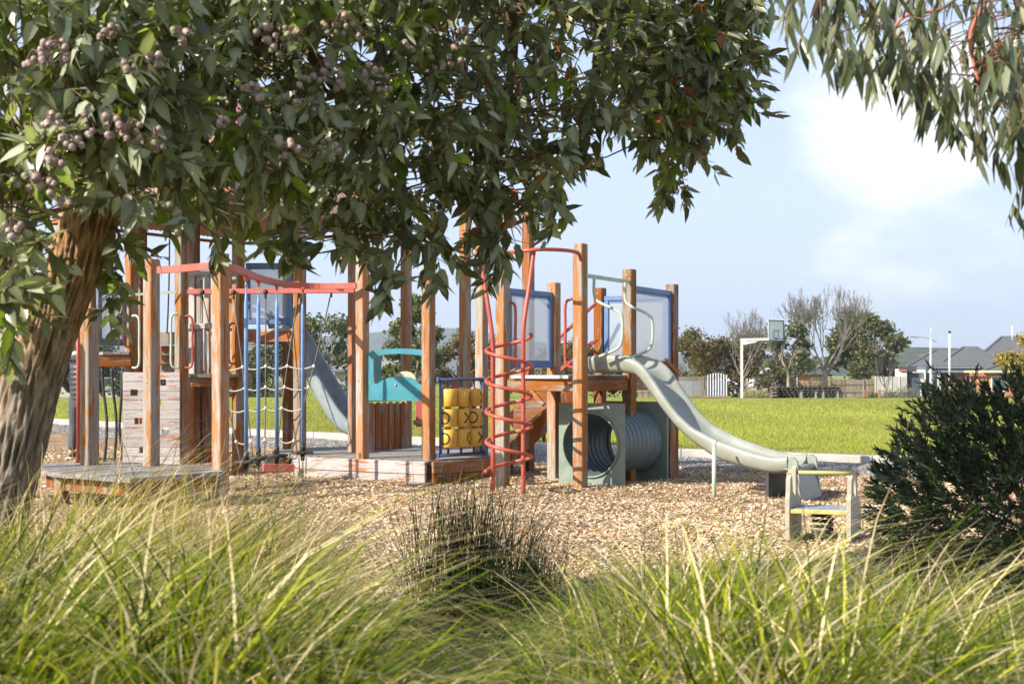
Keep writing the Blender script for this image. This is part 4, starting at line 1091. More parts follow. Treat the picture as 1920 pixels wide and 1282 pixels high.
# hand grips
hoop(LT, X(248, 14.9), 14.9, 1.25, 1.85, 0.09, -0.03, 'sage', 0.014); hoop(LT, X(335, 14.9), 14.9, 1.25, 1.87, -0.08, -0.03, 'sage', 0.014)
hoop(LT, X(243, 15.2), 15.2, 1.5, 2.1, -0.07, 0.0, 'red', 0.012); hoop(LT, X(345, 14.9), 14.95, 1.25, 1.85, 0.085, 0.0, 'red', 0.014); hoop(LT, X(440, 15.4), 15.4, 1.3, 1.78, -0.07, 0, 'red', 0.014)
mb = MB(); mb.beam((X(242, 14.85), 14.85, Z(553, 14.85)), (X(331, 14.9), 14.9, Z(547, 14.9)), 0.012, 0.03); LT.part('cross_bar', mb, M['sage'])
mb = MB(); mb.tube([(X(270, 15.8), 15.8, Z(411, 15.8)), (X(340, 15.0), 15.0, Z(424, 15.0))], 0.016, 8); LT.part('tie_bar', mb, M['greyframe'])
# wavy rubber ropes under the left platform
for k, (tx, bx) in enumerate(((191, 193), (209, 212), (230, 233))):
    pts = [W(tx, 690, 15.0), W(tx + 3, 730, 15.0), W(tx + 9, 785, 15.0), W(tx + 8, 830, 15.0), W(bx, 890, 15.0)]
    if k == 2: pts = [W(tx, 690, 15.0), W(tx - 2, 740, 15.0), W(tx - 6, 800, 15.0), W(tx - 2, 840, 15.0), W(bx, 890, 15.0)]
    mb = MB(); mb.tube(smooth_path(pts, 6), 0.0165, 8); LT.part('rubber_rope', mb, M['black'])
# roof: four corrugated slopes with red hips
def roof():
    C0, C1 = Vector((-3.1, 14.0, 3.1)), Vector((-1.3, 16.65, 3.1)); s = 3.2
    C3 = C0 - Vector((UX, UY, 0)) * s; C2 = C1 - Vector((UX, UY, 0)) * s
    ap = (C0 + C1 + C2 + C3) / 4; ap.z = 4.55
    for a, b in ((C0, C1), (C1, C2), (C2, C3), (C3, C0)):
        mb = MB(); e = (b - a); L = e.length; e.normalize(); mid = (a + b) / 2; slope = ap - mid; SL = slope.length; sn_ = slope.normalized(); nr = e.cross(sn_)
        if nr.z < 0: nr = -nr
        n = int(L / 0.019); vs = []; fs = []
        for i in range(n + 1):
            s_ = L * i / n; frac = 1 - abs(s_ - L / 2) / (L / 2); h = nr * (0.009 * math.cos(i * math.pi / 2))
            p = a + e * s_; vs += [p + h, p + h + sn_ * SL * frac]
        for i in range(n): fs.append((2 * i, 2 * i + 2, 2 * i + 3, 2 * i + 1))
        mb.add(vs, fs, smooth=True); LT.part('roof_sheet', mb, M['metalroof'])
        mb = MB(); mb.beam(a + up * 0.02, ap + up * 0.03, 0.11, 0.02); LT.part('hip_cap', mb, M['redflat'])
        mb = MB(); mb.beam(a - up * 0.06, b - up * 0.06, 0.03, 0.04); LT.part('roof_batten', mb, M['beam'])
    mb = MB(); q = [C0.lerp(ap, .35) + up * 0.03, C1.lerp(ap, .35) + up * 0.03, C2.lerp(ap, .35) + up * 0.03, C3.lerp(ap, .35) + up * 0.03]
    for i in range(4): mb.beam(q[i], q[(i + 1) % 4], 0.02, 0.09)
    LT.part('flashing', mb, M['redflat'])
roof()

mb = MB(); mb.tube([W(318, 424, 15.2), W(318, 432, 15.2)], 0.009, 6); mb.ball(W(318, 436, 15.2), 0.026, 8); mb.tube(smooth_path([W(318, 440, 15.2), W(317, 520, 15.2), W(315, 585, 15.2), W(313, 625, 15.2)], 6), 0.0095, 6)
single('hanging_rope', mb, M['black'], 'thin black climbing rope hanging from the tie bar above the plank climbing wall', 'rope', (X(318, 15.2), 15.2, 1.6))

# grey slide on the left tower
prof2 = [(-0.35, 1.98, 1.74), (-0.15, 1.86, 1.62), (0.0, 1.68, 1.42), (0.07, 1.57, 1.27), (0.27, 1.25, 0.92), (0.44, 1.0, 0.64), (0.6, 0.76, 0.48), (0.75, 0.6, 0.41), (0.86, 0.54, 0.38)]
slide('slide', 'grey steep slide coming down behind the tall centre post from the roofed tower', (X(566, 16.1), 16.1), (0.96, -0.28), prof2, 0.26, 'slide2', foot=False)

# ---- boardwalk at the left front
BW = Thing('boardwalk', 'low grey timber boardwalk at left front with posts at its corners', 'boardwalk', (-3.5, 11.8, 0))
bpoly = [(-4.46, 11.95), (-4.1, 11.45), (-3.2, 10.8), (-2.62, 11.6), (-2.85, 12.35), (-4.05, 12.8), (-4.6, 12.6)]
deck(BW, bpoly, 0.30, (0.45, 0.89), 0.095, th=0.04)
for a, b in zip(bpoly[:4], bpoly[1:4] + [bpoly[0]]):
    if b != bpoly[0]: between(BW, a, b, 0.13, 0.255, ins=0.03, off=-0.12, mat='post_brown')
for px, d, zt, mt, s in ((413.5, 11.8, Z(475, 11.8), 'post', 0.117), (284, 12.25, Z(486, 12.25), 'post_grey', 0.117), (168, 12.4, Z(578, 12.4), 'post_grey', 0.132), (8, 12.0, Z(560, 12.0), 'post_brown', 0.12)):
    add_post(BW, px, d, zt, mat=mt, s=s)
add_post(BW, 116, 11.6, 0.26, mat='post_grey', s=0.1); add_post(BW, 262, 10.98, 0.26, mat='post_brown', s=0.1); add_post(BW, 163, 12.6, 0.26, mat='post', s=0.1)
mb = MB(); mb.tube([(X(146.5, 12.75), 12.75, 0.25), (X(146.5, 12.75), 12.75, 2.3)], 0.018, 10); BW.part('red_pole', mb, M['red'])

# ---- spring rocker on the right
SR = Thing('spring_rocker', 'beige spring rocker with yellow hand bar between the slide end and the dark bush', 'spring rocker', (2.2, 9.3, 0))
fr, la = Vector((0.42, 0.91, 0)), Vector((0.93, -0.26, 0)).normalized()
o0 = Vector((1.93, 9.05, 0))
def side(off, name):
    p = o0 + la * off
    Q = lambda s, z: p + fr * s + up * z
    mb = MB(); mb.poly([Q(0.0, 0.02), Q(0.0, 0.30), Q(0.02, 0.345), Q(0.03, 0.44), Q(0.07, 0.47), Q(0.10, 0.44), Q(0.12, 0.345), Q(0.20, 0.31), Q(0.205, 0.5), Q(0.235, 0.52), Q(0.27, 0.5), Q(0.275, 0.33), Q(0.40, 0.26), Q(0.42, 0.02)], la * 0.03)
    SR.part(name, mb, M['beige'])
side(0.0, 'side_panel'); side(0.42, 'side_panel')
mb = MB(); a = o0 + fr * 0.238 + up * 0.475; mb.tube([a - la * 0.03, a + la * 0.47], 0.014, 8); SR.part('hand_bar', mb, M['rockyellow'])
mb = MB(); c = o0 + la * 0.225 + fr * 0.17 + up * 0.22; mb.box(c, (0.39, 0.3, 0.03), math.atan2(la.y, la.x), ch=0.004); SR.part('seat', mb, M['seat'])
mb = MB(); c = o0 + la * 0.225 + fr * 0.02 + up * 0.215; mb.box(c, (0.39, 0.02, 0.03), math.atan2(la.y, la.x), ch=0.003); SR.part('seat_edge', mb, M['rockyellow'])
mb = MB(); c = o0 + la * 0.22 + fr * 0.2; mb.tube([c + Vector((math.cos(t) * 0.07, math.sin(t) * 0.07, 0.0 + t / (2 * math.pi) * 0.038)) for t in np.linspace(0, 10 * math.pi, 90)], 0.011, 6); SR.part('spring', mb, M['black'])

# ------------------------------------------------------------------ person behind the tree
def skinned(name, V, E, Rd, root=0, sub=2):
    me = bpy.data.meshes.new(name); me.from_pydata([tuple(v) for v in V], E, []); me.update()
    o = bpy.data.objects.new(name + '_tmp', me); COL.objects.link(o)
    o.modifiers.new('s', 'SKIN'); 
    if not me.skin_vertices: me.skin_vertices.new()
    sv = me.skin_vertices[0].data
    for i, r in enumerate(Rd):
        sv[i].radius = (r, r) if not hasattr(r, '__len__') else r; sv[i].use_root = (i == root)
    md = o.modifiers.new('u', 'SUBSURF'); md.levels = sub; md.render_levels = sub
    dg = bpy.context.evaluated_depsgraph_get(); dg.update()
    out = bpy.data.meshes.new_from_object(o.evaluated_get(dg))
    bpy.data.objects.remove(o)
    for p in out.polygons: p.use_smooth = True
    return out
def person():
    bx, by = X(152, 17.5), 17.5
    T = Thing('person', 'person in dark padded jacket and grey track pants standing behind the red pole', 'person', (bx, by, 0))
    J = dict(pelvis=(0, 0, .92), waist=(0, 0, 1.05), chest=(0, -.01, 1.28), neck=(0, .0, 1.44), head=(0, -.02, 1.56), top=(0, -.02, 1.65),
             sl=(-.19, 0, 1.38), el=(-.27, .04, 1.12), wl=(-.25, -.1, .93), hl=(-.24, -.15, .86), sr=(.19, 0, 1.38), er=(.27, .04, 1.12), wr=(.25, -.1, .93), hr=(.24, -.15, .86),
             tl=(-.1, 0, .86), kl=(-.12, -.02, .48), al=(-.13, .02, .09), fl=(-.14, -.13, .04), tr=(.1, 0, .86), kr=(.13, -.03, .48), ar=(.15, .02, .09), fr=(.18, -.13, .04))
    names = list(J); idx = {k: i for i, k in enumerate(names)}
    E = [('pelvis', 'waist'), ('waist', 'chest'), ('chest', 'neck'), ('neck', 'head'), ('head', 'top'), ('chest', 'sl'), ('sl', 'el'), ('el', 'wl'), ('wl', 'hl'), ('chest', 'sr'), ('sr', 'er'), ('er', 'wr'), ('wr', 'hr'),
         ('pelvis', 'tl'), ('tl', 'kl'), ('kl', 'al'), ('al', 'fl'), ('pelvis', 'tr'), ('tr', 'kr'), ('kr', 'ar'), ('ar', 'fr')]
    rad = dict(pelvis=.12, waist=.11, chest=.13, neck=.055, head=.085, top=.06, sl=.06, el=.042, wl=.028, hl=.03, sr=.06, er=.042, wr=.028, hr=.03, tl=.085, kl=.055, al=.04, fl=.035, tr=.085, kr=.055, ar=.04, fr=.035)
    me = skinned('body', [J[k] for k in names], [(idx[a], idx[b]) for a, b in E], [rad[k] for k in names])
    T.raw('body', me, paint_mat('skin', (0.5, 0.3, 0.22), 0.6))
    # padded jacket: alternating fat and thin rings make the quilting
    V, Ed, Rd = [], [], []
    z = .80; i = 0
    while z < 1.42:
        V.append((0, 0, z)); w = 0.155 + 0.02 * math.sin((z - .8) * 5); Rd.append((w + (0.012 if i % 2 else -0.008), (w - .03) + (0.012 if i % 2 else -0.008)))
        if i: Ed.append((i - 1, i))
        z += 0.035; i += 1
    V.append((0, 0.0, 1.47)); Rd.append((.085, .085)); Ed.append((i - 1, i)); i += 1
    sh = i - 3
    for s in (-1, 1):
        pts = [(.19 * s, 0, 1.37), (.235 * s, .02, 1.25), (.28 * s, .04, 1.11), (.27 * s, -.03, 1.02), (.255 * s, -.1, .93)]; prev = sh
        dense = smooth_path(pts, 4)
        for k, p in enumerate(dense):
            V.append(tuple(p)); Rd.append(0.075 - 0.0015 * k + (0.007 if k % 2 else -0.005)); Ed.append((prev, len(V) - 1)); prev = len(V) - 1
    T.raw('jacket', skinned('jacket', V, Ed, Rd), paint_mat('dark_padded_nylon', (0.03, 0.035, 0.045), 0.4))
    V, Ed, Rd = [(0, 0, .93), (0, 0, .85)], [(0, 1)], [(.15, .13), (.15, .13)]
    for s in (-1, 1):
        prev = 1
        for p, r in (((.1 * s, 0, .78), .1), ((.115 * s, -.01, .62), .088), ((.125 * s, -.025, .47), .075), ((.135 * s, 0, .28), .068), ((.14 * s, .02, .12), .062)):
            V.append(p); Rd.append(r); Ed.append((prev, len(V) - 1)); prev = len(V) - 1
    T.raw('track_pants', skinned('track_pants', V, Ed, Rd), paint_mat('charcoal_cloth', (0.06, 0.07, 0.085), 0.8))
    for s in (-1, 1):
        mb = MB(); c = Vector((.145 * s, -.05, 0)); 
        mb.box(c + up * 0.018, (0.1, 0.29, 0.03), ch=0.008)
        sh_ = T.raw('shoe_sole', mb.mesh('shoe_sole', M['white']))
        me = skinned('shoe', [(.145 * s, .05, .07), (.145 * s, -.03, .065), (.148 * s, -.14, .045)], [(0, 1), (1, 2)], [.055, .05, .04]); T.raw('shoe', me, M['black'])
    me = skinned('hair', [(0, -.0, 1.6), (0, .03, 1.56), (0, .05, 1.48)], [(0, 1), (1, 2)], [.10, .1, .07]); T.raw('hair', me, paint_mat('brown_hair', (0.06, 0.035, 0.02), 0.6))
    mb = MB(); mb.tube([(math.cos(t) * .1, math.sin(t) * .09, 1.45) for t in np.linspace(0, 2 * math.pi, 20)], 0.032, 8); T.raw('collar', mb.mesh('collar', paint_mat('pale_collar', (0.45, 0.44, 0.42), 0.9)))
    # face
    mb = MB(); mb.ball((-.035, -.1, 1.57), 0.012, 8); mb.ball((.035, -.1, 1.57), 0.012, 8); T.raw('eyes', mb.mesh('eyes', M['white']))
    mb = MB(); mb.ball((0, -.11, 1.54), 0.016, 8, sz=1.6); T.raw('nose', mb.mesh('nose', bpy.data.materials['skin']))
    T.o.rotation_euler = (0, 0, R(160))
person()

# ------------------------------------------------------------------ leaves
LEAF_T = np.array([0, .22, .22, .22, .58, .58, .58, 1.0])
LEAF_W = np.array([0, 0, -1., 1., 0, -.82, .82, 0])
LEAF_TRI = np.array([[0, 2, 1], [0, 1, 3], [1, 2, 5], [1, 5, 4], [3, 1, 4], [3, 4, 6], [4, 5, 7], [6, 4, 7]])
def leaves(base, dirv, nrm, L, Wd, curl, col, fold=0.25, rib=1.25):
    """numpy leaf builder: folded along the midrib and curved along its length"""
    n = len(base)
    dirv = dirv / np.linalg.norm(dirv, axis=1, keepdims=True)
    nrm = nrm - dirv * (nrm * dirv).sum(1, keepdims=True); nrm /= np.linalg.norm(nrm, axis=1, keepdims=True) + 1e-9
    side = np.cross(dirv, nrm)
    t = LEAF_T[None, :, None]; w = LEAF_W[None, :, None]
    Lc = L[:, None, None]; wc = Wd[:, None, None] * 0.5
    P = base[:, None, :] + dirv[:, None, :] * (t * Lc) + side[:, None, :] * (w * wc) + nrm[:, None, :] * (np.abs(w) * wc * fold - curl[:, None, None] * (t ** 2) * Lc)
    T = (LEAF_TRI[None] + (np.arange(n) * 8)[:, None, None]).reshape(-1, 3)
    C = np.repeat(col[:, None, :], 8, axis=1)
    C[:, [0, 1, 4], :] *= rib
    return P.reshape(-1, 3), T, C.reshape(-1, 3)
def unit(n):
    v = rng.normal(size=(n, 3)); return v / np.linalg.norm(v, axis=1, keepdims=True)

# outline of the hanging canopy, as the eye sees it from the path
CAN = [(-400, 640), (0, 640), (40, 610), (60, 500), (85, 380), (110, 330), (160, 325), (200, 380), (240, 410), (290, 392), (350, 430), (400, 440), (440, 400), (480, 430), (520, 470), (560, 420), (600, 420), (640, 490), (700, 520), (735, 470), (790, 460), (850, 440), (900, 490), (950, 470), (990, 400), (1040, 400), (1070, 340), (1085, 255), (1130, 230), (1180, 245), (1230, 320), (1290, 340), (1320, 300), (1360, 255), (1395, 200), (1405, 60), (1415, 0), (1425, -300)]
canx, cany = [c[0] for c in CAN], [c[1] for c in CAN]
def can_depth(px):
    return np.interp(px, [-400, 250, 700, 1050, 1420], [4.0, 4.3, 5.0, 5.7, 6.3]), np.interp(px, [-400, 250, 700, 1050, 1420], [5.6, 5.9, 6.6, 7.2, 7.4])

def gum_canopy():
    T = Thing('flowering_gum', 'broad leafy gum tree with leaning furrowed trunk at left, hung with gumnuts', 'tree', (X(10, 5.6), 5.6, 0))
    # trunk, with twisting furrows
    ctr = [(W(-75, 1240, 5.6), .155), (W(-38, 1080, 5.6), .138), (W(0, 950, 5.6), .127), (W(36, 820, 5.58), .12), (W(66, 700, 5.55), .116), (W(99, 600, 5.5), .113), (W(136, 500, 5.5), .11), (W(166, 410, 5.5), .108), (W(190, 335, 5.5), .112), (W(213, 275, 5.5), .10)]
    pp = smooth_path([c[0] for c in ctr], 22); rr = np.interp(np.linspace(0, 1, len(pp)), np.linspace(0, 1, len(ctr)), [c[1] for c in ctr])
    nA = 120; V = []; C = []
    for i, p in enumerate(pp):
        t = (pp[min(i + 1, len(pp) - 1)] - pp[max(i - 1, 0)]).normalized(); a0 = t.orthogonal().normalized()
        a0 = Vector((1, 0, 0)); a0 = (a0 - t * a0.dot(t)).normalized(); b0 = t.cross(a0)
        for k in range(nA):
            a = 2 * math.pi * k / nA; s = i * 0.012
            u3 = Vector((math.cos(a + .5 * s) * 1.5 + .3, math.sin(a + .5 * s) * 1.5, s * 1.25))
            n1 = mnoise.noise(u3 * 4.6 + Vector((0, 0, mnoise.noise(u3 * 1.4) * .6))); n2 = mnoise.noise(u3 * 11)
            ridge = 1 - abs(n1) * 2.2
            r = rr[i] * (1 + 0.11 * (ridge - .5) + 0.03 * n2 + 0.07 * mnoise.noise(Vector((math.cos(a), math.sin(a), s * .9))))
            V.append(p + a0 * math.cos(a) * r + b0 * math.sin(a) * r)
            hgt = p.z; warm = min(1, max(0, (hgt - 1.0) / 0.7 + mnoise.noise(u3 * 1.3) * .8))
            base = Vector((0.36, 0.30, 0.235)).lerp(Vector((0.54, 0.31, 0.15)), warm)
            dk = min(1, max(0.28, 0.35 + 0.75 * ridge + .2 * n2))
            C.append(base * dk)
    q = [(i * nA + k, i * nA + (k + 1) % nA, (i + 1) * nA + (k + 1) % nA, (i + 1) * nA + k) for i in range(len(pp) - 1) for k in range(nA)]
    me = np_mesh('trunk', np.array([tuple(v - T.loc) for v in V]), q, np.array([tuple(c) for c in C]), k=4, smooth=True); T.raw('trunk', me, M['bark'])
    # main limbs
    top = W(212, 285, 5.5); limbs = []
    L_ = [[top, W(320, 190, 5.4), W(480, 90, 5.5), W(700, 30, 5.8), W(960, -10, 6.2), W(1110, 30, 6.5), W(1330, 90, 6.8)],
          [top, W(300, 60, 5.6), W(420, -250, 5.8), W(600, -560, 6.2)], [W(195, 340, 5.5), W(110, 210, 5.2), W(-60, 60, 5.0), W(-300, -120, 4.9)],
          [W(560, 70, 5.6), W(640, 180, 5.8), W(720, 300, 6.0), W(760, 420, 6.0)], [W(960, -10, 6.2), W(960, 120, 6.4), W(940, 260, 6.2), W(920, 380, 6.1)],
          [W(300, 60, 5.6), W(120, -150, 5.2), W(-200, -420, 5.0)], [W(1180, 40, 6.6), W(1240, 170, 6.8), W(1270, 270, 6.8)], [W(700, 30, 5.8), W(850, -180, 5.9), W(1100, -330, 6.2)], [W(210, 280, 5.5), W(90, 300, 4.9), W(20, 430, 4.6)]]
    for j, l in enumerate(L_):
        p = smooth_path(l, 6); r0 = (.075, .07, .06, .035, .035, .05, .02, .035, .03)[j]
        mb = MB(); mb.tube(p, list(np.linspace(r0, r0 * .28, len(p))), 9); T.part('limb', mb, M['branch']); limbs += p
    limb_np = np.array([tuple(p) for p in limbs])
    # leaf clusters: in view
    cl = []
    while len(cl) < 1950:
        px = rng.uniform(-110, 1408); ym = np.interp(px, canx, cany) - 26
        py = rng.uniform(-160, ym)
        if 1030 < px < 1105 and 15 < py < 95 and rng.random() < .93: continue
        edge = ym - py
        if edge < 60 and rng.random() < 0.45: continue
        if 930 < px < 1180 and py < 270 and rng.random() < .5: continue
        d0, d1 = can_depth(px); f = rng.random() ** 1.2
        if py > 300 and 430 < px < 1000: f = 0.3 + .7 * f
        d = d0 + (d1 - d0) * f; cl.append(W(px, py, d))
    k = 0
    while k < 200:
        px = rng.uniform(985, 1412); ym = np.interp(px, canx, cany) - 22; py = rng.uniform(-60, ym)
        if (1030 < px < 1105 and 15 < py < 95) or px < 1150 and rng.random() < .6: continue
        d0, d1 = can_depth(px); cl.append(W(px, py, rng.uniform(d0, d1))); k += 1
    # hanging sprigs below the edge
    for px, y0, y1, d in ((655, 440, 470, 5.7), (690, 430, 560, 5.6), (715, 500, 570, 5.6), (218, 400, 590, 5.6), (203, 480, 570, 5.6), (240, 400, 500, 5.6), (400, 410, 475, 5.7), (515, 420, 490, 5.5), (545, 430, 500, 5.6), (745, 420, 520, 5.9), (800, 430, 520, 5.9), (835, 440, 510, 6.0), (920, 430, 520, 5.9), (950, 440, 500, 6), (1030, 360, 430, 6.1), (1060, 300, 370, 6.2), (20, 560, 660, 4.8), (35, 480, 600, 4.7), (1262, 310, 372, 6.8), (1290, 300, 365, 6.8), (1240, 280, 350, 6.8), (1400, 40, 130, 6.9), (1385, 160, 260, 6.9), (620, 400, 470, 5.6), (1400, 130, 240, 6.9), (1105, 240, 290, 6.4)):
        for y in np.arange(y0, y1, 26): cl.append(W(px + rng.uniform(-14, 14), y, d + rng.uniform(-.1, .1)))
    # the rest of the crown, above and beside the view
    k = 0
    while k < 330:
        v = unit(1)[0] * rng.random() ** .4; p = Vector((-1.15 + v[0] * 3.0, 5.6 + v[1] * 1.9, 3.35 + v[2] * 1.25))
        if p.y < 3.4 or p.z < 2.2 or p.x < -1.3: continue  # sunward left side cut away so sun reaches the leaves in view
        px, py = CX + p.x * F / p.y, HY - (p.z - EYE) * F / p.y
        if py > -60 and -60 < px < 2000: continue
        if px > 1500 and py > -500: continue
        cl.append(p); k += 1
    k = 0
    while k < 420:      # unseen leaf clusters added above the view to shade the dark bush
        v = unit(1)[0] * rng.random() ** .4; p = Vector((-.25 + v[0] * 1.05, 4.55 + v[1] * .75, 3.3 + v[2] * .4))
        if HY - (p.z - EYE) * F / p.y > -60: continue
        cl.append(p); k += 1
    B, D, N, L, Wd, Cu, Co = [], [], [], [], [], [], []
    twigs = MB(); nuts = []
    for c in cl:
        c = np.array(c); inview = False
        px, py = CX + c[0] * F / c[1], HY - (c[2] - EYE) * F / c[1]
        inview = -60 < px < 1980 and -60 < py < 1300
        td = unit(1)[0] * .6 + np.array([0.1, -.15, -.55]); td /= np.linalg.norm(td)
        ln = rng.uniform(.10, .2); nL = int(rng.integers(6, 11))
        if inview:
            j = np.argmin(((limb_np - c) ** 2).sum(1)); a = limb_np[j]
            if rng.random() < .45 and np.linalg.norm(a - c) < .75:
                m_ = (a + c) / 2 + unit(1)[0] * .06; twigs.tube([a, m_, c], [.006, .004, .003], 4, cap=False)
            twigs.tube([c, c + td * ln], [.003, .0018], 4, cap=False)
        bright = rng.random() < (.12 if px < 700 else .03)
        for i in range(nL):
            s = i / nL
            out = unit(1)[0]; out -= td * out.dot(td); out /= np.linalg.norm(out) + 1e-9
            dv = out * .85 + td * .65 + np.array([0, 0, -.35]); B.append(c + td * ln * s); D.append(dv); N.append(unit(1)[0] * .7 + np.array([0, -.2, .8]))
            l = rng.uniform(.05, .125) if rng.random() < .6 else rng.uniform(.085, .115); L.append(l); Wd.append(l * rng.uniform(.33, .50)); Cu.append(rng.uniform(-.10, .26))
            g = np.array([0.175, 0.18, 0.085]) * rng.uniform(.45, 1.4); r = rng.random()
            if bright or r < .03: g = np.array([0.21, 0.27, 0.035]) * rng.uniform(.7, 1.2)
            elif r < (.46 if px < 750 else .28): g = np.array([0.37, 0.38, 0.27]) * rng.uniform(.8, 1.2)  # more pale leaves at left: sunlit highlights put into the leaf colour
            elif r < .315: g = np.array([0.25, 0.09, 0.035])
            Co.append(g)
    B, D, N, L, Wd, Cu, Co = map(np.array, (B, D, N, L, Wd, Cu, Co))
    dist = np.linalg.norm(B - np.array([0, 0, EYE]), axis=1)
    pxs, pys = CX + B[:, 0] * F / B[:, 1], HY - (B[:, 2] - EYE) * F / B[:, 1]
    vis = (pxs > 0) & (pxs < 1920) & (pys > 0) & (pys < 640)
    order = np.argsort(np.where(vis, dist / L * .08, 99)); near = order[:300]; rest = order[300:]
    loc = np.array(T.loc)
    variants = []
    for near_i in near:     # the largest leaves are single pieces
        s = slice(near_i, near_i + 1)
        P_, T_, C_ = leaves(np.zeros((1, 3)), D[s], N[s], L[s], Wd[s], Cu[s], Co[s])
        me = np_mesh('leaf', P_, T_, C_, smooth=True); o = T.raw('leaf', me, M['leaf']); o.location = Vector(B[near_i] - loc)
    P_, T_, C_ = leaves(B[rest] - loc, D[rest], N[rest], L[rest], Wd[rest], Cu[rest], Co[rest])
    T.raw('foliage', np_mesh('foliage', P_, T_, C_, smooth=True), M['leaf'], kind='stuff')
    T.part('twigs', twigs, M['branch'], kind='stuff')
    # gumnuts: small urns in bunches
    mb = MB(); prof = [(0, .006), (.004, .0115), (.012, .0148), (.02, .0125), (.025, .0085), (.028, .0095), (.0285, .006), (.022, .004)]
    mb.tube([(0, 0, -z) for z, r in prof], [r for z, r in prof], 10)
    nutme = []
    for col in ((0.33, 0.23, 0.205), (0.38, 0.275, 0.24), (0.26, 0.19, 0.14), (0.23, 0.22, 0.11)):
        me = mb.mesh('gumnut', M['nut']); at = me.color_attributes.new('Col', 'FLOAT_COLOR', 'POINT')
        at.data.foreach_set('color', np.tile(np.array([*col, 1], dtype=np.float32), len(me.vertices))); nutme.append(me)
    spots = [(300, 95), (250, 120), (60, 105), (110, 90), (100, 80), (210, 225), (250, 235), (165, 220), (290, 250), (90, 220), (110, 280), (130, 260), (60, 330), (90, 345), (110, 370), (330, 370), (500, 50), (540, 60), (530, 80), (640, 30), (660, 50), (620, 45), (570, 120), (600, 125), (550, 165), (640, 140), (690, 140), (720, 150), (755, 85), (790, 90), (860, 90), (830, 110), (540, 270), (620, 270), (400, 215), (700, 130), (870, 60), (1360, 110), (1350, 130), (20, 420), (10, 340), (1280, 310), (470, 165), (330, 60), (210, 60)]
    cnt = 0
    for px, py in spots:
        d0, _ = can_depth(px); n = int(rng.integers(5, 9))
        d = float(d0) - .12 + (1.0 if px > 1200 else 0)
        c = W(px, py, d); kk = int(rng.integers(0, 3)) if px < 500 else int(rng.integers(0, 4))
        st = MB()
        for i in range(n):
            if cnt >= 300: break
            p = c + Vector(unit(1)[0]) * Vector((.036, .02, .026)).length * .7; p.z -= .01
            o = link('gumnut', nutme[kk if rng.random() < .7 else int(rng.integers(0, 4))], T.o); o.location = p - T.loc
            o.rotation_euler = (rng.uniform(-.8, .8), rng.uniform(-.8, .8), 0); s = rng.uniform(.72, 1.02); o.scale = (s, s, s); cnt += 1
            st.tube([c + up * .022, p + up * .002], .0016, 4, cap=False)
        T.part('nut_stalk', st, M['branch'], kind='stuff')
gum_canopy()
LITTER()

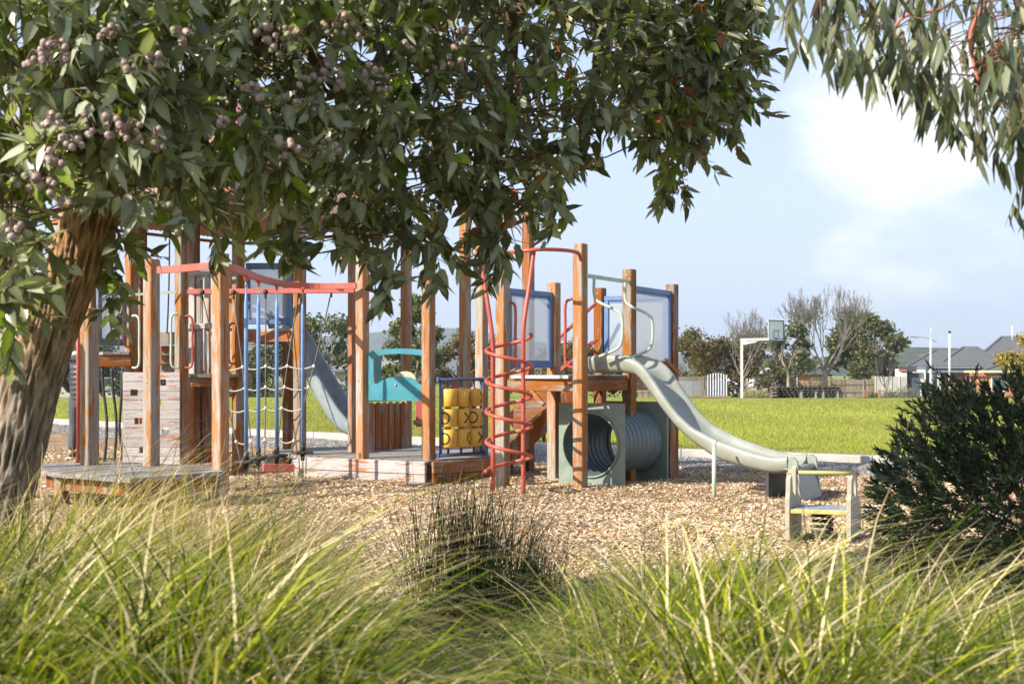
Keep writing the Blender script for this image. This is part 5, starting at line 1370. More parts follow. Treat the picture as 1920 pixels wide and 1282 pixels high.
# ---- right-hand gum: long narrow leaves hanging in from outside the picture
def right_gum():
    T = Thing('weeping_gum', 'slender gum branches with long hanging narrow leaves reaching in at top right', 'tree', (3.9, 4.6, 0))
    mb = MB(); mb.tube(smooth_path([(3.9, 4.6, -.1), (3.8, 4.5, 1.2), (3.6, 4.4, 2.6), (3.2, 4.2, 3.8), (2.9, 4.1, 5)], 6), list(np.linspace(.16, .07, 25)), 12); T.part('trunk', mb, M['farbark'])
    reg = [(1460, 1560, -60, 40, 14), (1560, 1700, -60, 90, 30), (1700, 1920, -60, 180, 78), (1740, 1900, 100, 240, 15), (1640, 1740, -20, 140, 18), (1900, 2060, -60, 280, 48), (1940, 2300, -100, 420, 40), (1600, 2400, -600, -60, 60), (1905, 1935, 350, 420, 2)]
    B, D, N, L, Wd, Cu, Co = [], [], [], [], [], [], []; tw = MB()
    root = [Vector((3.5, 4.3, 2.8)), Vector((2.6, 4.1, 3.2)), Vector((1.9, 4.0, 2.9)), Vector((3.0, 4.0, 2.4))]
    limbs = [[root[0], W(2050, 60, 4.0), W(1880, -40, 3.9), W(1760, 20, 3.8)], [root[0], W(2100, -200, 4.0), W(1800, -160, 3.9), W(1560, -50, 3.9)], [W(1880, -40, 3.9), W(1820, 60, 3.8), W(1835, 160, 3.75)], [W(1760, 20, 3.8), W(1700, 30, 3.8), W(1670, 60, 3.8)]]
    lp = []
    for i, l in enumerate(limbs):
        p = smooth_path(l, 6); lp += p; mb = MB(); mb.tube(p, list(np.linspace(.02 if i < 2 else .006, .004, len(p))), 7); T.part('limb', mb, M['branch'] if i < 2 else M['redstem'])
    lpn = np.array([tuple(p) for p in lp])
    for x0, x1, y0, y1, n in reg:
        for _ in range(n):
            d = rng.uniform(3.3, 4.7); c = np.array(W(rng.uniform(x0, x1), rng.uniform(y0, y1), d))
            a = lpn[np.argmin(((lpn - c) ** 2).sum(1))]
            if rng.random() < .5: tw.tube([a, (a + c) / 2 + np.array([0, 0, .03]), c], [.0035, .002, .0015], 4, cap=False)
            td = np.array([rng.normal(0, .3), rng.normal(0, .3), -1.0]); td /= np.linalg.norm(td); ln = rng.uniform(.06, .16)
            tw.tube([c, c + td * ln], [.0018, .001], 4, cap=False)
            for i in range(int(rng.integers(3, 7))):
                o = unit(1)[0]; dv = np.array([o[0] * .45, o[1] * .45, -1.0 + abs(o[2]) * .3]); B.append(c + td * ln * rng.random()); D.append(dv); N.append(unit(1)[0])
                l = rng.uniform(.07, .125); L.append(l); Wd.append(l * rng.uniform(.16, .27)); Cu.append(rng.uniform(-.12, .2))
                r = rng.random(); g = np.array([0.07, 0.085, 0.038]) * rng.uniform(.6, 1.4)
                if r < .25: g = np.array([0.2, 0.21, 0.12]) * rng.uniform(.8, 1.2)
                elif r < .29: g = np.array([0.33, 0.15, 0.06])
                Co.append(g)
    B, D, N, L, Wd, Cu, Co = map(np.array, (B, D, N, L, Wd, Cu, Co)); loc = np.array(T.loc)
    pxs, pys = CX + B[:, 0] * F / B[:, 1], HY - (B[:, 2] - EYE) * F / B[:, 1]
    vis = (pxs > 1400) & (pxs < 1925) & (pys > -30) & (pys < 480)
    order = np.argsort(np.where(vis, B[:, 1] / L, 9999)); near = order[:300]; rest = order[300:]
    for i in near:
        s = slice(i, i + 1); P_, T_, C_ = leaves(np.zeros((1, 3)), D[s], N[s], L[s], Wd[s], Cu[s], Co[s], fold=.3)
        o = T.raw('leaf', np_mesh('leaf', P_, T_, C_, smooth=True), M['leaf']); o.location = Vector(B[i] - loc)
    P_, T_, C_ = leaves(B[rest] - loc, D[rest], N[rest], L[rest], Wd[rest], Cu[rest], Co[rest], fold=.3)
    T.raw('foliage', np_mesh('foliage', P_, T_, C_, smooth=True), M['leaf'], kind='stuff'); T.part('twigs', tw, M['branch'], kind='stuff')
right_gum()

# ------------------------------------------------------------------ tussocks
def tussock_mesh(name, n, h, spread, wind, w, kinds, stiff=0.5, seg=6, seed=0, root=.09):
    r = np.random.default_rng(seed)
    az = r.uniform(0, 2 * np.pi, n); tilt = np.abs(r.normal(0, spread, n)); Lb = h * r.uniform(.62, 1.08, n)
    rx, ry = r.normal(0, root, n), r.normal(0, root, n)
    droop = r.uniform(.2, 1.0, n) ** .8 * (1 - stiff) * 2.7
    pos = np.stack([rx, ry, np.zeros(n)], -1); ang = tilt.copy(); pts = [pos.copy()]
    hd = np.stack([np.cos(az), np.sin(az)], -1)
    for k in range(seg):
        st = Lb / seg; ang = np.minimum(ang + droop * (k + .5) / seg * .55, 2.3)
        pos = pos + np.stack([hd[:, 0] * np.sin(ang) * st + wind * st * ((k + 1) / seg), hd[:, 1] * np.sin(ang) * st, np.cos(ang) * st], -1); pts.append(pos.copy())
    sa = az + np.pi / 2 + r.normal(0, .7, n); sv = np.stack([np.cos(sa), np.sin(sa), np.zeros(n)], -1)
    wid = w * r.uniform(.6, 1.3, n)
    V = np.zeros((n, (seg + 1) * 2, 3)); C = np.zeros((n, (seg + 1) * 2, 3))
    kc = np.array([k[1] for k in kinds]); pr = np.array([k[0] for k in kinds]); pick = r.choice(len(kinds), n, p=pr / pr.sum())
    base = kc[pick] * r.uniform(.45, 1.45, n)[:, None]; tan = np.array([.56, .44, .28])
    tipdry = (r.random(n) < .30)[:, None] * 1.0
    for k in range(seg + 1):
        t = k / seg; ww = (wid * (1 - t ** 2.2 * .9))[:, None]
        V[:, 2 * k] = pts[k] - sv * ww * .5; V[:, 2 * k + 1] = pts[k] + sv * ww * .5
        m = tipdry * max(0, (t - .65) / .35); c = base * (1 - m) + tan * m
        C[:, 2 * k] = c; C[:, 2 * k + 1] = c
    q = np.array([[2 * k, 2 * k + 1, 2 * k + 3, 2 * k + 2] for k in range(seg)])
    Q = (q[None] + (np.arange(n) * (seg + 1) * 2)[:, None, None]).reshape(-1, 4)
    me = np_mesh(name, V.reshape(-1, 3), Q, C.reshape(-1, 3), k=4, smooth=True); me.materials.append(M['grass']); return me
GK = [(.36, (0.14, 0.20, 0.008)), (.29, (0.34, 0.36, 0.018)), (.16, (0.03, 0.05, 0.006)), (.19, (0.66, 0.53, 0.31))]
DK = [(.75, (0.50, 0.36, 0.22)), (.25, (0.26, 0.28, 0.04))]
RK = [(.9, (0.022, 0.032, 0.015)), (.1, (0.09, 0.11, 0.03))]
SK = [(.65, (0.09, 0.16, 0.016)), (.2, (0.2, 0.26, 0.03)), (.15, (0.03, 0.05, 0.01))]
lush = [tussock_mesh('tussock_grass', 1650, .99, .50, .24, .0075, GK, .20, seed=s) for s in (1, 2, 3, 4)]
dry = [tussock_mesh('dry_grass', 420, 1.0, .40, .45, .0062, DK, .5, seed=s) for s in (11, 12)]
thin = tussock_mesh('thin_stems', 34, 1.0, .30, .35, .006, DK, .6, seed=13)
rush = tussock_mesh('rush', 520, .74, .50, .12, .0062, RK, .95, seed=21, root=.14)
soft = [tussock_mesh('soft_grass', 900, .55, .6, .3, .0042, SK, .25, seed=s) for s in (31, 32)]
def plant(me, name, x, y, s, label, cat, group=None, rz=None, sz=1.0):
    o = link(name, me); o.location = (x, y, 0.0 if y > 6.2 else 0.02); o.rotation_euler = (0, 0, random.uniform(-.55, .55) if rz is None else rz); o.scale = (s, s, s * sz)
    tag(o, label, cat, group); return o
def topz(px, d):   # height the mass reaches at each place
    yt = np.interp(px, [-200, 0, 250, 430, 560, 700, 860, 1000, 1080, 1180, 1300, 1450, 1650, 1800, 2000], [950, 945, 935, 975, 1075, 1190, 1225, 1205, 1110, 1015, 975, 980, 1020, 1090, 1080])
    return Z(yt, d)
spots = []
for d in (2.5, 2.8, 3.2, 3.7, 4.25, 4.85):
    step = 0.46; hw = .43 * d + .5; n = int(2 * hw / step)
    for i in range(n + 1):
        x = -hw + 2 * hw * i / n + random.uniform(-.12, .12); y = d + random.uniform(-.15, .15); px = CX + x * F / y
        if 600 < px < 1080 and y > 3.3: continue
        if 520 < px < 1150 and y > 3.9: continue
        if px > 1450 and y > 4.4: continue
        spots.append((x, y, px, d))
ORD = ['leftmost', 'second from left', 'third from left', 'fourth from left', 'fifth from left', 'sixth from left', 'seventh from left', 'eighth from left', 'ninth from left', 'tenth from left', 'eleventh from left', 'twelfth from left', 'thirteenth from left', 'fourteenth from left']
ROWN = {2.5: 'frontmost', 2.8: 'second', 3.2: 'third', 3.7: 'fourth', 4.25: 'fifth', 4.85: 'hindmost'}
rowc = {}
for i, (x, y, px, dr) in enumerate(spots):
    kq = rowc.get(dr, 0); rowc[dr] = kq + 1; ordn = ORD[min(kq, 13)]
    h = max(.33, min(1.0, topz(px, y))); mid = 700 < px < 1080
    g = ('tussocks in the left half of the front bed' if px < 760 else 'tussocks in the middle of the front bed' if mid else 'tussocks in the right half of the front bed')
    lb = ('low fine green' if mid else 'arching green and straw') + ' grass tussock, ' + ordn + ' in the ' + ROWN[dr] + ' row'
    if mid: plant(soft[i % 2], 'grass_tussock', x, y, min(1.1, h / .36), lb, 'grass tussock', g)
    else: plant(lush[i % 4], 'grass_tussock', x, y, h / .80, lb, 'grass tussock', g)
for j, (px, d, s) in enumerate(((120, 5.2, .9), (260, 5.6, .96), (400, 5.4, .92), (520, 5.2, .8), (40, 4.8, .9), (330, 4.7, .9), (190, 6.0, .95), (460, 5.9, .84))):
    plant(dry[j % 2], 'dry_tussock', X(px, d), d, s * 1.1, ('tall straw coloured tussock before the boardwalk, ' + ('third from left', 'fourth from left', 'second from right', 'rightmost', 'leftmost', 'nearest the camera', 'second from left', 'behind the others')[j]), 'grass tussock', 'straw tussocks before the boardwalk')
for j, (px, d, s) in enumerate(((1540, 4.5, .72), (1620, 4.2, .72), (1700, 4.3, .68))):
    plant(dry[j % 2], 'dry_tussock', X(px, d), d, s, ('rusty brown tussock leaning across the foot of the dark bush, ' + ('left one', 'middle one', 'right one')[j]), 'grass tussock', 'brown tussocks beside the dark bush')
plant(thin, 'dry_tussock', X(1340, 4.2), 4.2, .92, 'thin tall brown grass stems standing before the slide', 'grass tussock')
plant(rush, 'rush_clump', X(865, 6.5), 6.5, 1.0, 'dark upright rush clump fanning out in the middle of the wood chips edge', 'rush', rz=0)
plant(rush, 'rush_clump', X(985, 6.2), 6.2, .62, 'smaller dark rush clump right of the large upright one', 'rush', rz=1)
for j, (px, d, s) in enumerate(((950, 4.7, .62), (1060, 5.2, .8), (1120, 4.8, .8))):
    plant(soft[j % 2], 'soft_tussock', X(px, d), d, s, ('soft low green tussock right of the upright rush, ' + ('left one', 'middle one', 'right one')[j]), 'grass tussock', 'soft tussocks by the rush')
# short growth that hides the bare bed
def bed_cover():
    n = 26000; y = rng.uniform(1.6, 5.9, n); x = rng.uniform(-.48, .48, n) * y * 1.05
    px = CX + x * F / y; keep = ~((px > 640) & (px < 1120) & (y > 5.0)); x, y = x[keep], y[keep]; n = len(x)
    h = rng.uniform(.05, .22, n); a = rng.uniform(0, 6.28, n); b = rng.uniform(0, 6.28, n); w = .003; le = rng.uniform(.2, .9, n) * h
    V = np.zeros((n, 3, 3)); V[:, 0] = np.stack([x - np.cos(a) * w, y - np.sin(a) * w, np.full(n, .01)], -1); V[:, 1] = np.stack([x + np.cos(a) * w, y + np.sin(a) * w, np.full(n, .01)], -1)
    V[:, 2] = np.stack([x + np.cos(b) * le + .05, y + np.sin(b) * le, h], -1)
    t = rng.random(n)[:, None]; c = np.where(t < .6, np.array([.05, .085, .012]), np.array([.2, .15, .08])) * rng.uniform(.6, 1.2, n)[:, None]
    me = np_mesh('ground_cover', V.reshape(-1, 3), np.arange(3 * n).reshape(-1, 3), np.repeat(c, 3, axis=0)); me.materials.append(M['lawn'])
    tag(link('ground_cover', me), 'short tangled grass between the tussocks of the front bed', 'ground cover', kind='stuff')
bed_cover()

# ------------------------------------------------------------------ dark bush on the right
def needle_bush():
    T = Thing('dark_bush', 'dense dark green needle leaved bush at the right edge of the playground', 'shrub', (2.75, 6.4, 0))
    c0 = np.array([2.95, 6.5, 0.50]); rad = np.array([1.32, 1.05, .74])
    B, D, N, L, Wd, Cu, Co = [], [], [], [], [], [], []; st = MB(); stems = [Vector((2.75 + random.uniform(-.1, .1), 6.4, 0)) for _ in range(5)]
    for i in range(14):
        a = stems[i % 5]; v = unit(1)[0]; v[2] = abs(v[2]) * .8 + .25; e = Vector(c0 + v * rad * .75); m_ = a.lerp(e, .5) + Vector((0, 0, .08))
        mb = MB(); mb.tube(smooth_path([a, m_, e], 5), list(np.linspace(.018, .004, 11)), 6); T.part('branch', mb, M['branch'])
    ns = 0
    while ns < 3500:
        v = unit(1)[0]; rr = rng.random() ** .33
        lump = 1 + .20 * math.sin(v[0] * 7 + 1) * math.sin(v[2] * 6 + 2) + .1 * math.sin(v[1] * 11)
        p = c0 + v * rad * rr * lump
        if p[2] < .04: continue
        px, py = CX + p[0] * F / p[1], HY - (p[2] - EYE) * F / p[1]
        if py < 676 or px < np.interp(py, [670, 700, 740, 800, 860, 940, 1000, 1080], [1850, 1800, 1745, 1705, 1665, 1650, 1670, 1700]): continue
        if rr < .4 and rng.random() < .5: continue
        ns += 1
        td = v * .9 + np.array([0, 0, .2]) + unit(1)[0] * .5; td /= np.linalg.norm(td); ln = rng.uniform(.07, .15)
        st.tube([p, p + td * ln], [.003, .0018], 4, cap=False)
        for k in range(24):
            s = k / 24; o = unit(1)[0]; o -= td * o.dot(td); o /= np.linalg.norm(o) + 1e-9
            B.append(p + td * ln * s); D.append(o * (.75 - .35 * s) + td * (.6 + .5 * s)); N.append(unit(1)[0]); l = rng.uniform(.032, .055); L.append(l); Wd.append(.0095); Cu.append(rng.uniform(-.1, .1))
            g = np.array([.026, .048, .02]) * rng.uniform(.5, 1.6)
            if rng.random() < .05: g = np.array([.09, .14, .05])
            Co.append(g)
    B, D, N, L, Wd, Cu, Co = map(np.array, (B, D, N, L, Wd, Cu, Co))
    P_, T_, C_ = leaves(B - np.array(T.loc), D, N, L, Wd, Cu, Co, fold=.3, rib=1.1)
    T.raw('foliage', np_mesh('foliage', P_, T_, C_), M['leaf'], kind='stuff'); T.part('twigs', st, M['branch'], kind='stuff')
needle_bush()

# ------------------------------------------------------------------ far trees
def grow(mb, p, d, L, r, depth, spread, tips, gnarl=.25, upb=.15, rmin=.012, n=4):
    pts = [p]; dd = d.copy(); q = p.copy()
    for k in range(3):
        dd = (dd + Vector(unit(1)[0]) * gnarl * .5 + up * upb * .3).normalized(); q = q + dd * L / 3; pts.append(q.copy())
    mb.tube(pts, [max(rmin, r * f) for f in (1, .88, .76, .66)], n, cap=False)
    tips.append((q, dd, depth))
    if depth <= 0: return
    for k in range(3 if depth > 1 else 4):
        nd_ = (dd + Vector(unit(1)[0]) * spread + up * upb).normalized()
        grow(mb, pts[2] if k == 0 else q, nd_, L * random.uniform(.62, .82), r * .62, depth - 1, spread, tips, gnarl, upb, rmin, 3)
def tree(name, label, px, d, ytop, ybase, wpx, cols, crown=(.35, 1.0), trunk_r=.12, leafn=3500, leaf=.13, lumps=9, trunk_mat='farbark', lean=0, dens=1.0, group=None, cat='tree', shape=None):
    x = X(px, d); zb = float(lawn_z(d)) - .05; zt = Z(ytop, d); H = zt - zb; Wm = wpx * d / F
    T = Thing(name, label, cat, (x, d, zb), group)
    mb = MB(); tips = []; random.seed(int(px * 7 + d)); 
    forks = 3
    tp = Vector((x, d, zb)); th = H * crown[0]; e = tp + Vector((lean * Wm * .3, 0, th))
    mb.tube(smooth_path([tp, tp.lerp(e, .5) + Vector((random.uniform(-.1, .1), 0, 0)), e], 3), [trunk_r * 1.2, trunk_r, trunk_r, trunk_r * .95, trunk_r * .9, trunk_r * .85, trunk_r * .8], 8)
    for k in range(4):
        a = 2 * math.pi * k / 4 + random.random(); grow(mb, e, Vector((math.cos(a) * .8, math.sin(a) * .8, 1)).normalized(), H * .22, trunk_r * .55, 2, .7, tips, rmin=.02)
    T.part('trunk', mb, M[trunk_mat])
    z0, z1 = zb + H * max(.04, crown[0] - .18), zt
    cs = []
    for k in range(lumps):
        if shape: fx, fz, fr = shape[k % len(shape)]
        else:
            fz = random.random(); fx = random.uniform(-.36, .36) * math.sqrt(max(.12, 1 - (1.7 * fz - .75) ** 2)) * 1.25; fr = random.uniform(.2, .34)
        cs.append((np.array([x + fx * Wm, d + random.uniform(-.3, .3) * Wm, z0 + (z1 - z0) * (.12 + .76 * fz)]), fr * Wm * .86))
    n = int(leafn * dens * 1.5); ci = rng.integers(0, len(cs), n); cc = np.array([c[0] for c in cs])[ci]; rr = np.array([c[1] for c in cs])[ci]
    v = unit(n); rad = rng.random(n) ** .35
    # sub-clumps break the outline
    sub = 0.78 + .3 * np.sin(v[:, 0] * 9 + ci * 2.1) * np.sin(v[:, 2] * 8 + ci) + .14 * rng.normal(size=n)
    P = cc + v * (rr * rad * sub)[:, None] * np.array([1.15, 1.0, .85])
    P[:, 2] = np.clip(P[:, 2], zb + .05, zt + .25)
    s = leaf * 1.45 * rng.uniform(.5, 1.4, n); a1, nn = unit(n), unit(n); side = np.cross(a1, nn); side /= np.linalg.norm(side, axis=1, keepdims=True) + 1e-9
    V = np.stack([P - a1 * s[:, None] * .5, P + side * s[:, None] * .3, P + a1 * s[:, None] * .5, P - side * s[:, None] * .3], 1) - np.array(T.loc)
    cols = np.array(cols); pk = cols[rng.integers(0, len(cols), n)] * rng.uniform(.7, 1.3, n)[:, None] * (.8 + .4 * rng.random(len(cs)))[ci][:, None]
    Q = np.arange(4 * n).reshape(-1, 4)
    T.raw('crown', np_mesh('crown', V.reshape(-1, 3), Q, np.repeat(pk, 4, axis=0), k=4), M['farleaf'])
    return T
OL = [(.10, .12, .04), (.15, .15, .05), (.07, .085, .03)]
BR = [(.15, .11, .045), (.11, .10, .04), (.20, .12, .05), (.08, .08, .035)]
DG = [(.05, .07, .025), (.08, .10, .03), (.035, .045, .02)]
GR = [(.12, .14, .07), (.09, .11, .05), (.17, .17, .09)]
tree('eucalypt', 'airy grey green eucalypt left of the tall centre post', 612, 88, 590, 735, 120, GR, (.3, 1), .14, 2600, .2, 10)
tree('eucalypt', 'tall olive gum tree rising behind the teal shop panel', 778, 72, 543, 740, 120, OL, (.2, 1), .16, 5200, .17, 15, shape=[(-.05, 1.0, .2), (.05, .85, .25), (-.2, .65, .27), (.25, .6, .22), (-.28, .4, .27), (.1, .4, .3), (.3, .25, .2), (-.1, .2, .33), (-.35, .1, .25)])
tree('wattle_tree', 'olive brown bushy tree behind the yellow rollers', 858, 80, 618, 738, 100, BR, (.25, 1), .1, 4200, .15, 11)
tree('wattle_tree', 'dull green bush between the left post pair and slide', 500, 92, 640, 742, 150, OL + DG, (.1, 1), .1, 3600, .17, 11)
tree('wattle_tree', 'low yellow green tree at the side of the tiled roof house', 700, 84, 655, 738, 60, OL, (.2, 1), .08, 1800, .14, 7)
tree('wattle_tree', 'dark green tree beyond the boardwalk at far left', 150, 96, 640, 744, 170, DG, (.12, 1), .1, 3600, .18, 11)
tree('wattle_tree', 'dark round bush right of the climbing ropes beyond the lawn', 300, 92, 655, 744, 160, DG + OL, (.1, 1), .1, 3200, .17, 11)
tree('wattle_tree', 'olive bush seen through the red spiral climber', 940, 90, 632, 742, 110, BR + DG, (.15, 1), .1, 3000, .16, 10)
tree('wattle_tree', 'brownish tree showing between the right tower posts', 1060, 88, 640, 741, 140, BR, (.15, 1), .1, 3600, .16, 11)
tree('wattle_tree', 'leafy bush half hidden by the right tower posts', 1170, 92, 645, 741, 150, DG + OL, (.15, 1), .1, 3200, .17, 10)
tree('wattle_tree', 'rusty green rounded tree nearest the right tower beyond the lawn', 1290, 86, 615, 740, 110, BR + OL, (.12, 1), .1, 6200, .14, 13)
tree('wattle_tree', 'rusty brown rounded tree above the white arched picket gate', 1352, 82, 618, 738, 120, BR, (.15, 1), .1, 5600, .14, 14)
tree('wattle_tree', 'olive and brown spreading tree behind the basketball backboard', 1440, 90, 610, 741, 130, BR + GR, (.28, 1), .12, 4200, .14, 13)
tree('eucalypt', 'dense dark and golden gum tree left of the grey roofed house', 1618, 115, 585, 742, 150, DG + [(.2, .17, .06), (.14, .13, .05)], (.3, 1), .16, 14000, .19, 12, shape=[(-.32, .6, .2), (-.12, .85, .22), (.08, 1.0, .18), (.22, .85, .2), (.36, .6, .18), (.05, .6, .3), (-.28, .35, .2), (.28, .32, .22), (0, .3, .28), (-.38, .15, .13), (.38, .1, .14), (-.1, .1, .2)])
tree('eucalypt', 'thin young gum tree with pale trunk above the stone wall left end', 1478, 76, 600, 742, 90, GR, (.35, 1), .1, 1500, .16, 8, dens=.9)
tree('autumn_tree', 'golden leaved small tree at the right picture edge before the roof', 1925, 60, 622, 748, 90, [(.35, .24, .05), (.22, .2, .06)], (.35, 1), .08, 2600, .13, 9)
def bare_tree(px, d, ytop, wpx, label, depth=5, leafy=0, tr=.16, name='bare_tree', spread=.5):
    x = X(px, d); zb = float(lawn_z(d)) - .05; H = Z(ytop, d) - zb; T = Thing(name, label, 'tree', (x, d, zb)); random.seed(int(px)); mb = MB(); tips = []
    p = Vector((x, d, zb)); q = p + up * H * .24; mb.tube([p, p.lerp(q, .5), q], [tr * 1.15, tr, tr * .9], 8); T.part('trunk', mb, M['farbark'])
    mb = MB(); Wm = wpx * d / F
    for k in range(6):
        a = 2 * math.pi * k / 5 + .4; grow(mb, q - up * .1 * k, Vector((math.cos(a) * Wm / H * 1.0, math.sin(a) * .5, 1)).normalized(), H * .225, tr * .40, depth - 1, spread, tips, .22, .26, .0075)
    T.part('branches', mb, M['twig'])
    if leafy:
        tp = np.array([tuple(t[0]) for t in tips]); lo = tp[tp[:, 2] < zb + H * .72]; c = lo[rng.integers(0, len(lo), leafy)] + rng.normal(0, .22, (leafy, 3)); n = leafy
        s = .12 * rng.uniform(.6, 1.3, n); a1 = unit(n); sd_ = unit(n); V = np.stack([c - a1 * s[:, None] * .5, c + sd_ * s[:, None] * .3, c + a1 * s[:, None] * .5, c - sd_ * s[:, None] * .3], 1) - np.array(T.loc)
        cl = np.array(GR)[rng.integers(0, 3, n)]; T.raw('leaves', np_mesh('leaves', V.reshape(-1, 3), np.arange(4 * n).reshape(-1, 4), np.repeat(cl, 4, axis=0), k=4), M['farleaf'], kind='stuff')
bare_tree(1547, 78, 520, 170, 'large bare topped tree with pale trunk behind the stone wall', 6, 2600, .17)
bare_tree(1392, 78, 560, 110, 'slim bare tree just behind the hoop pole', 5, 300, .11)
bare_tree(1660, 80, 645, 60, 'small leafless tree with many upright stems before the paling fence end', 4, 0, .07, spread=.32)
bare_tree(1290, 95, 640, 60, 'small bare tree showing above the rust coloured tree', 3, 0, .06)

def shrub(name, label, px, d, w, h, cols, n=900, leaf=.09, group=None):
    x = X(px, d); zb = float(lawn_z(d)) - .03; T = Thing(name, label, 'shrub', (x, d, zb), group)
    v = unit(n); v[:, 2] = np.abs(v[:, 2]); r = rng.random(n) ** .3 * (.82 + .22 * np.sin(v[:, 0] * 8) * np.sin(v[:, 1] * 7)); P = v * r[:, None] * np.array([w / 2, min(w / 2, 1.4), h])
    s = leaf * rng.uniform(.5, 1.4, n); a1, b1 = unit(n), unit(n)
    V = np.stack([P - a1 * s[:, None] * .5, P + b1 * s[:, None] * .3, P + a1 * s[:, None] * .5, P - b1 * s[:, None] * .3], 1)
    cl = np.array(cols)[rng.integers(0, len(cols), n)] * rng.uniform(.7, 1.3, n)[:, None]
    T.raw('foliage', np_mesh('foliage', V.reshape(-1, 3), np.arange(4 * n).reshape(-1, 4), np.repeat(cl, 4, axis=0), k=4), M['farleaf'])
    mb = MB()
    for k in range(4): mb.tube([T.loc, T.loc + Vector((random.uniform(-.3, .3) * w, 0, h * .7))], .02, 5)
    T.part('stems', mb, M['farbark'])
ST = [(.36, .30, .14), (.25, .24, .09), (.42, .34, .19)]
shrub('straw_bush', 'straw coloured grassy bush right of the hoop pole', 1406, 70, 1.5, .75, ST, 1100)
shrub('straw_bush', 'small straw bush against the stone wall end', 1428, 71, 1.0, .6, ST, 700)
shrub('grey_shrub', 'grey lavender shrub before the pale house', 1698, 78, 1.9, .85, [(.2, .17, .17), (.28, .24, .22), (.12, .12, .08)], 1300)
shrub('grey_shrub', 'small grey shrub at the foot of the leafless tree', 1668, 76, 1.3, .6, [(.2, .17, .17), (.12, .14, .06)], 800)
shrub('low_shrub', 'low green shrub right of the paling fence', 1640, 74, 1.1, .45, DG + OL, 600)
shrub('round_bush', 'round yellow green bush behind the stone wall', 1530, 84, 2.2, 1.5, OL, 1500, .1)
shrub('hedge', 'long dark hedge in front of the tiled roof house', 700, 86, 7.0, 1.75, [(.02, .03, .012), (.035, .05, .018)], 6500, .12)
shrub('hedge', 'dark hedge continuing behind the rope net', 480, 90, 8.0, 1.5, [(.03, .035, .015), (.045, .055, .02)], 5000, .12)

# ------------------------------------------------------------------ buildings
def hip_roof(T, cx, cy, w, dp, ze, zr, mat, rot=0.0, over=.45, ridge=None, courses=26):
    """hipped roof laid in tile courses that step over one another"""
    w2, d2 = w / 2 + over, dp / 2 + over; rl = max(0.0, w2 - d2) if ridge is None else ridge
    Rm = Matrix.Rotation(rot, 3, 'Z'); c = Vector((cx, cy, 0))
    def pt(x, y, z): return c + Rm @ Vector((x, y, 0)) + Vector((0, 0, z))
    mb = MB()
    for k in range(courses):
        t0, t1 = k / courses, (k + 1) / courses
        def ring(t, dz=0): 
            a, b = w2 + (rl - w2) * t, d2 * (1 - t); z = ze + (zr - ze) * t + dz
            return [pt(-a, -b, z), pt(a, -b, z), pt(a, b, z), pt(-a, b, z)]
        r0, r1 = ring(t0, .035), ring(t1, 0.0); r2 = ring(t1, .035)
        for i in range(4):
            j = (i + 1) % 4; mb.add([r0[i], r0[j], r1[j], r1[i]], [(0, 1, 2, 3)])
            if k < courses - 1: mb.add([r1[i], r1[j], r2[j], r2[i]], [(0, 1, 2, 3)])
    roof = T.part('roof', mb, M[mat])
    mb = MB(); cor = [pt(-w2, -d2, ze + .05), pt(w2, -d2, ze + .05), pt(w2, d2, ze + .05), pt(-w2, d2, ze + .05)]; e = [pt(-rl, 0, zr + .06), pt(rl, 0, zr + .06)]
    for q, g in ((0, 0), (1, 1), (2, 1), (3, 0)): mb.beam(cor[q], e[g], .2, .07)
    if rl > .1: mb.beam(e[0], e[1], .2, .08)
    T.part('ridge_cap', mb, M[mat], parent=roof)
    mb = MB()
    for i in range(4): mb.beam(cor[i] - up * .12, cor[(i + 1) % 4] - up * .12, .08, .16)
    T.part('gutter', mb, M['white'] if mat == 'cream_' else M['greyframe'], parent=roof)
    return roof
def wall_box(T, x0, x1, y0, y1, z0, z1, mat, name='wall'):
    mb = MB(); mb.box(((x0 + x1) / 2, (y0 + y1) / 2, (z0 + z1) / 2), (x1 - x0, y1 - y0, z1 - z0)); return T.part(name, mb, M[mat])
def window(T, x, y, z, w, h, name='window'):
    mb = MB(); mb.box((x, y - .03, z), (w + .12, .06, h + .12)); f = T.part(name, mb, M['white'])
    mb = MB(); mb.box((x - w * .25, y - .065, z), (w * .46, .02, h)); mb.box((x + w * .25, y - .065, z), (w * .46, .02, h)); T.part('pane', mb, M['glass'], parent=f)

d = 100.0; gb = float(lawn_z(d)) - .05
H1 = Thing('house', 'large single storey house under dark grey hipped roofs with pale rendered porch', 'house', (X(1840, d), 104, gb))
wall_box(H1, X(1714, d), X(1724, d), 100, 108, gb, 1.62, 'render'); wall_box(H1, X(1724, d), X(1734, d), 103.5, 108, gb, 1.6, 'render2')
wall_box(H1, X(1733, d), X(1758, d), 100.6, 108, gb, 1.4, 'render'); wall_box(H1, X(1700, d), X(1714, d), 102.5, 110, gb, 1.45, 'render')
wall_box(H1, X(1758, d), X(1785, d), 101.2, 108, gb, 1.3, 'render'); wall_box(H1, X(1785, d), X(2100, d), 102, 112, gb, 1.2, 'brick')
mb = MB(); mb.box((X(1726, d), 99.95, 1.42), (1.35, .1, .42)); H1.part('porch_fascia', mb, M['dark'])
mb = MB(); mb.box((X(1718, d), 99.85, 1.32), (.5, .06, .12)); H1.part('red_sign', mb, M['redflat'])
mb = MB(); mb.box((X(1736, d), 100.5, .1), (.8, .08, 2.0)); H1.part('door', mb, M['glass'])
for a in ((1769, 101.2, .35, .9, 1.5), (1707, 104, .35, .55, 1.3), (1850, 102, .35, 1.6, 1.1), (1905, 102, .3, 1.6, 1.2)):
    window(H1, X(a[0], d), a[1], a[2], a[3], a[4])
hip_roof(H1, X(1750, 105), 106.0, 4.6, 9, 1.62, 3.0, 'rooftile', ridge=.6)
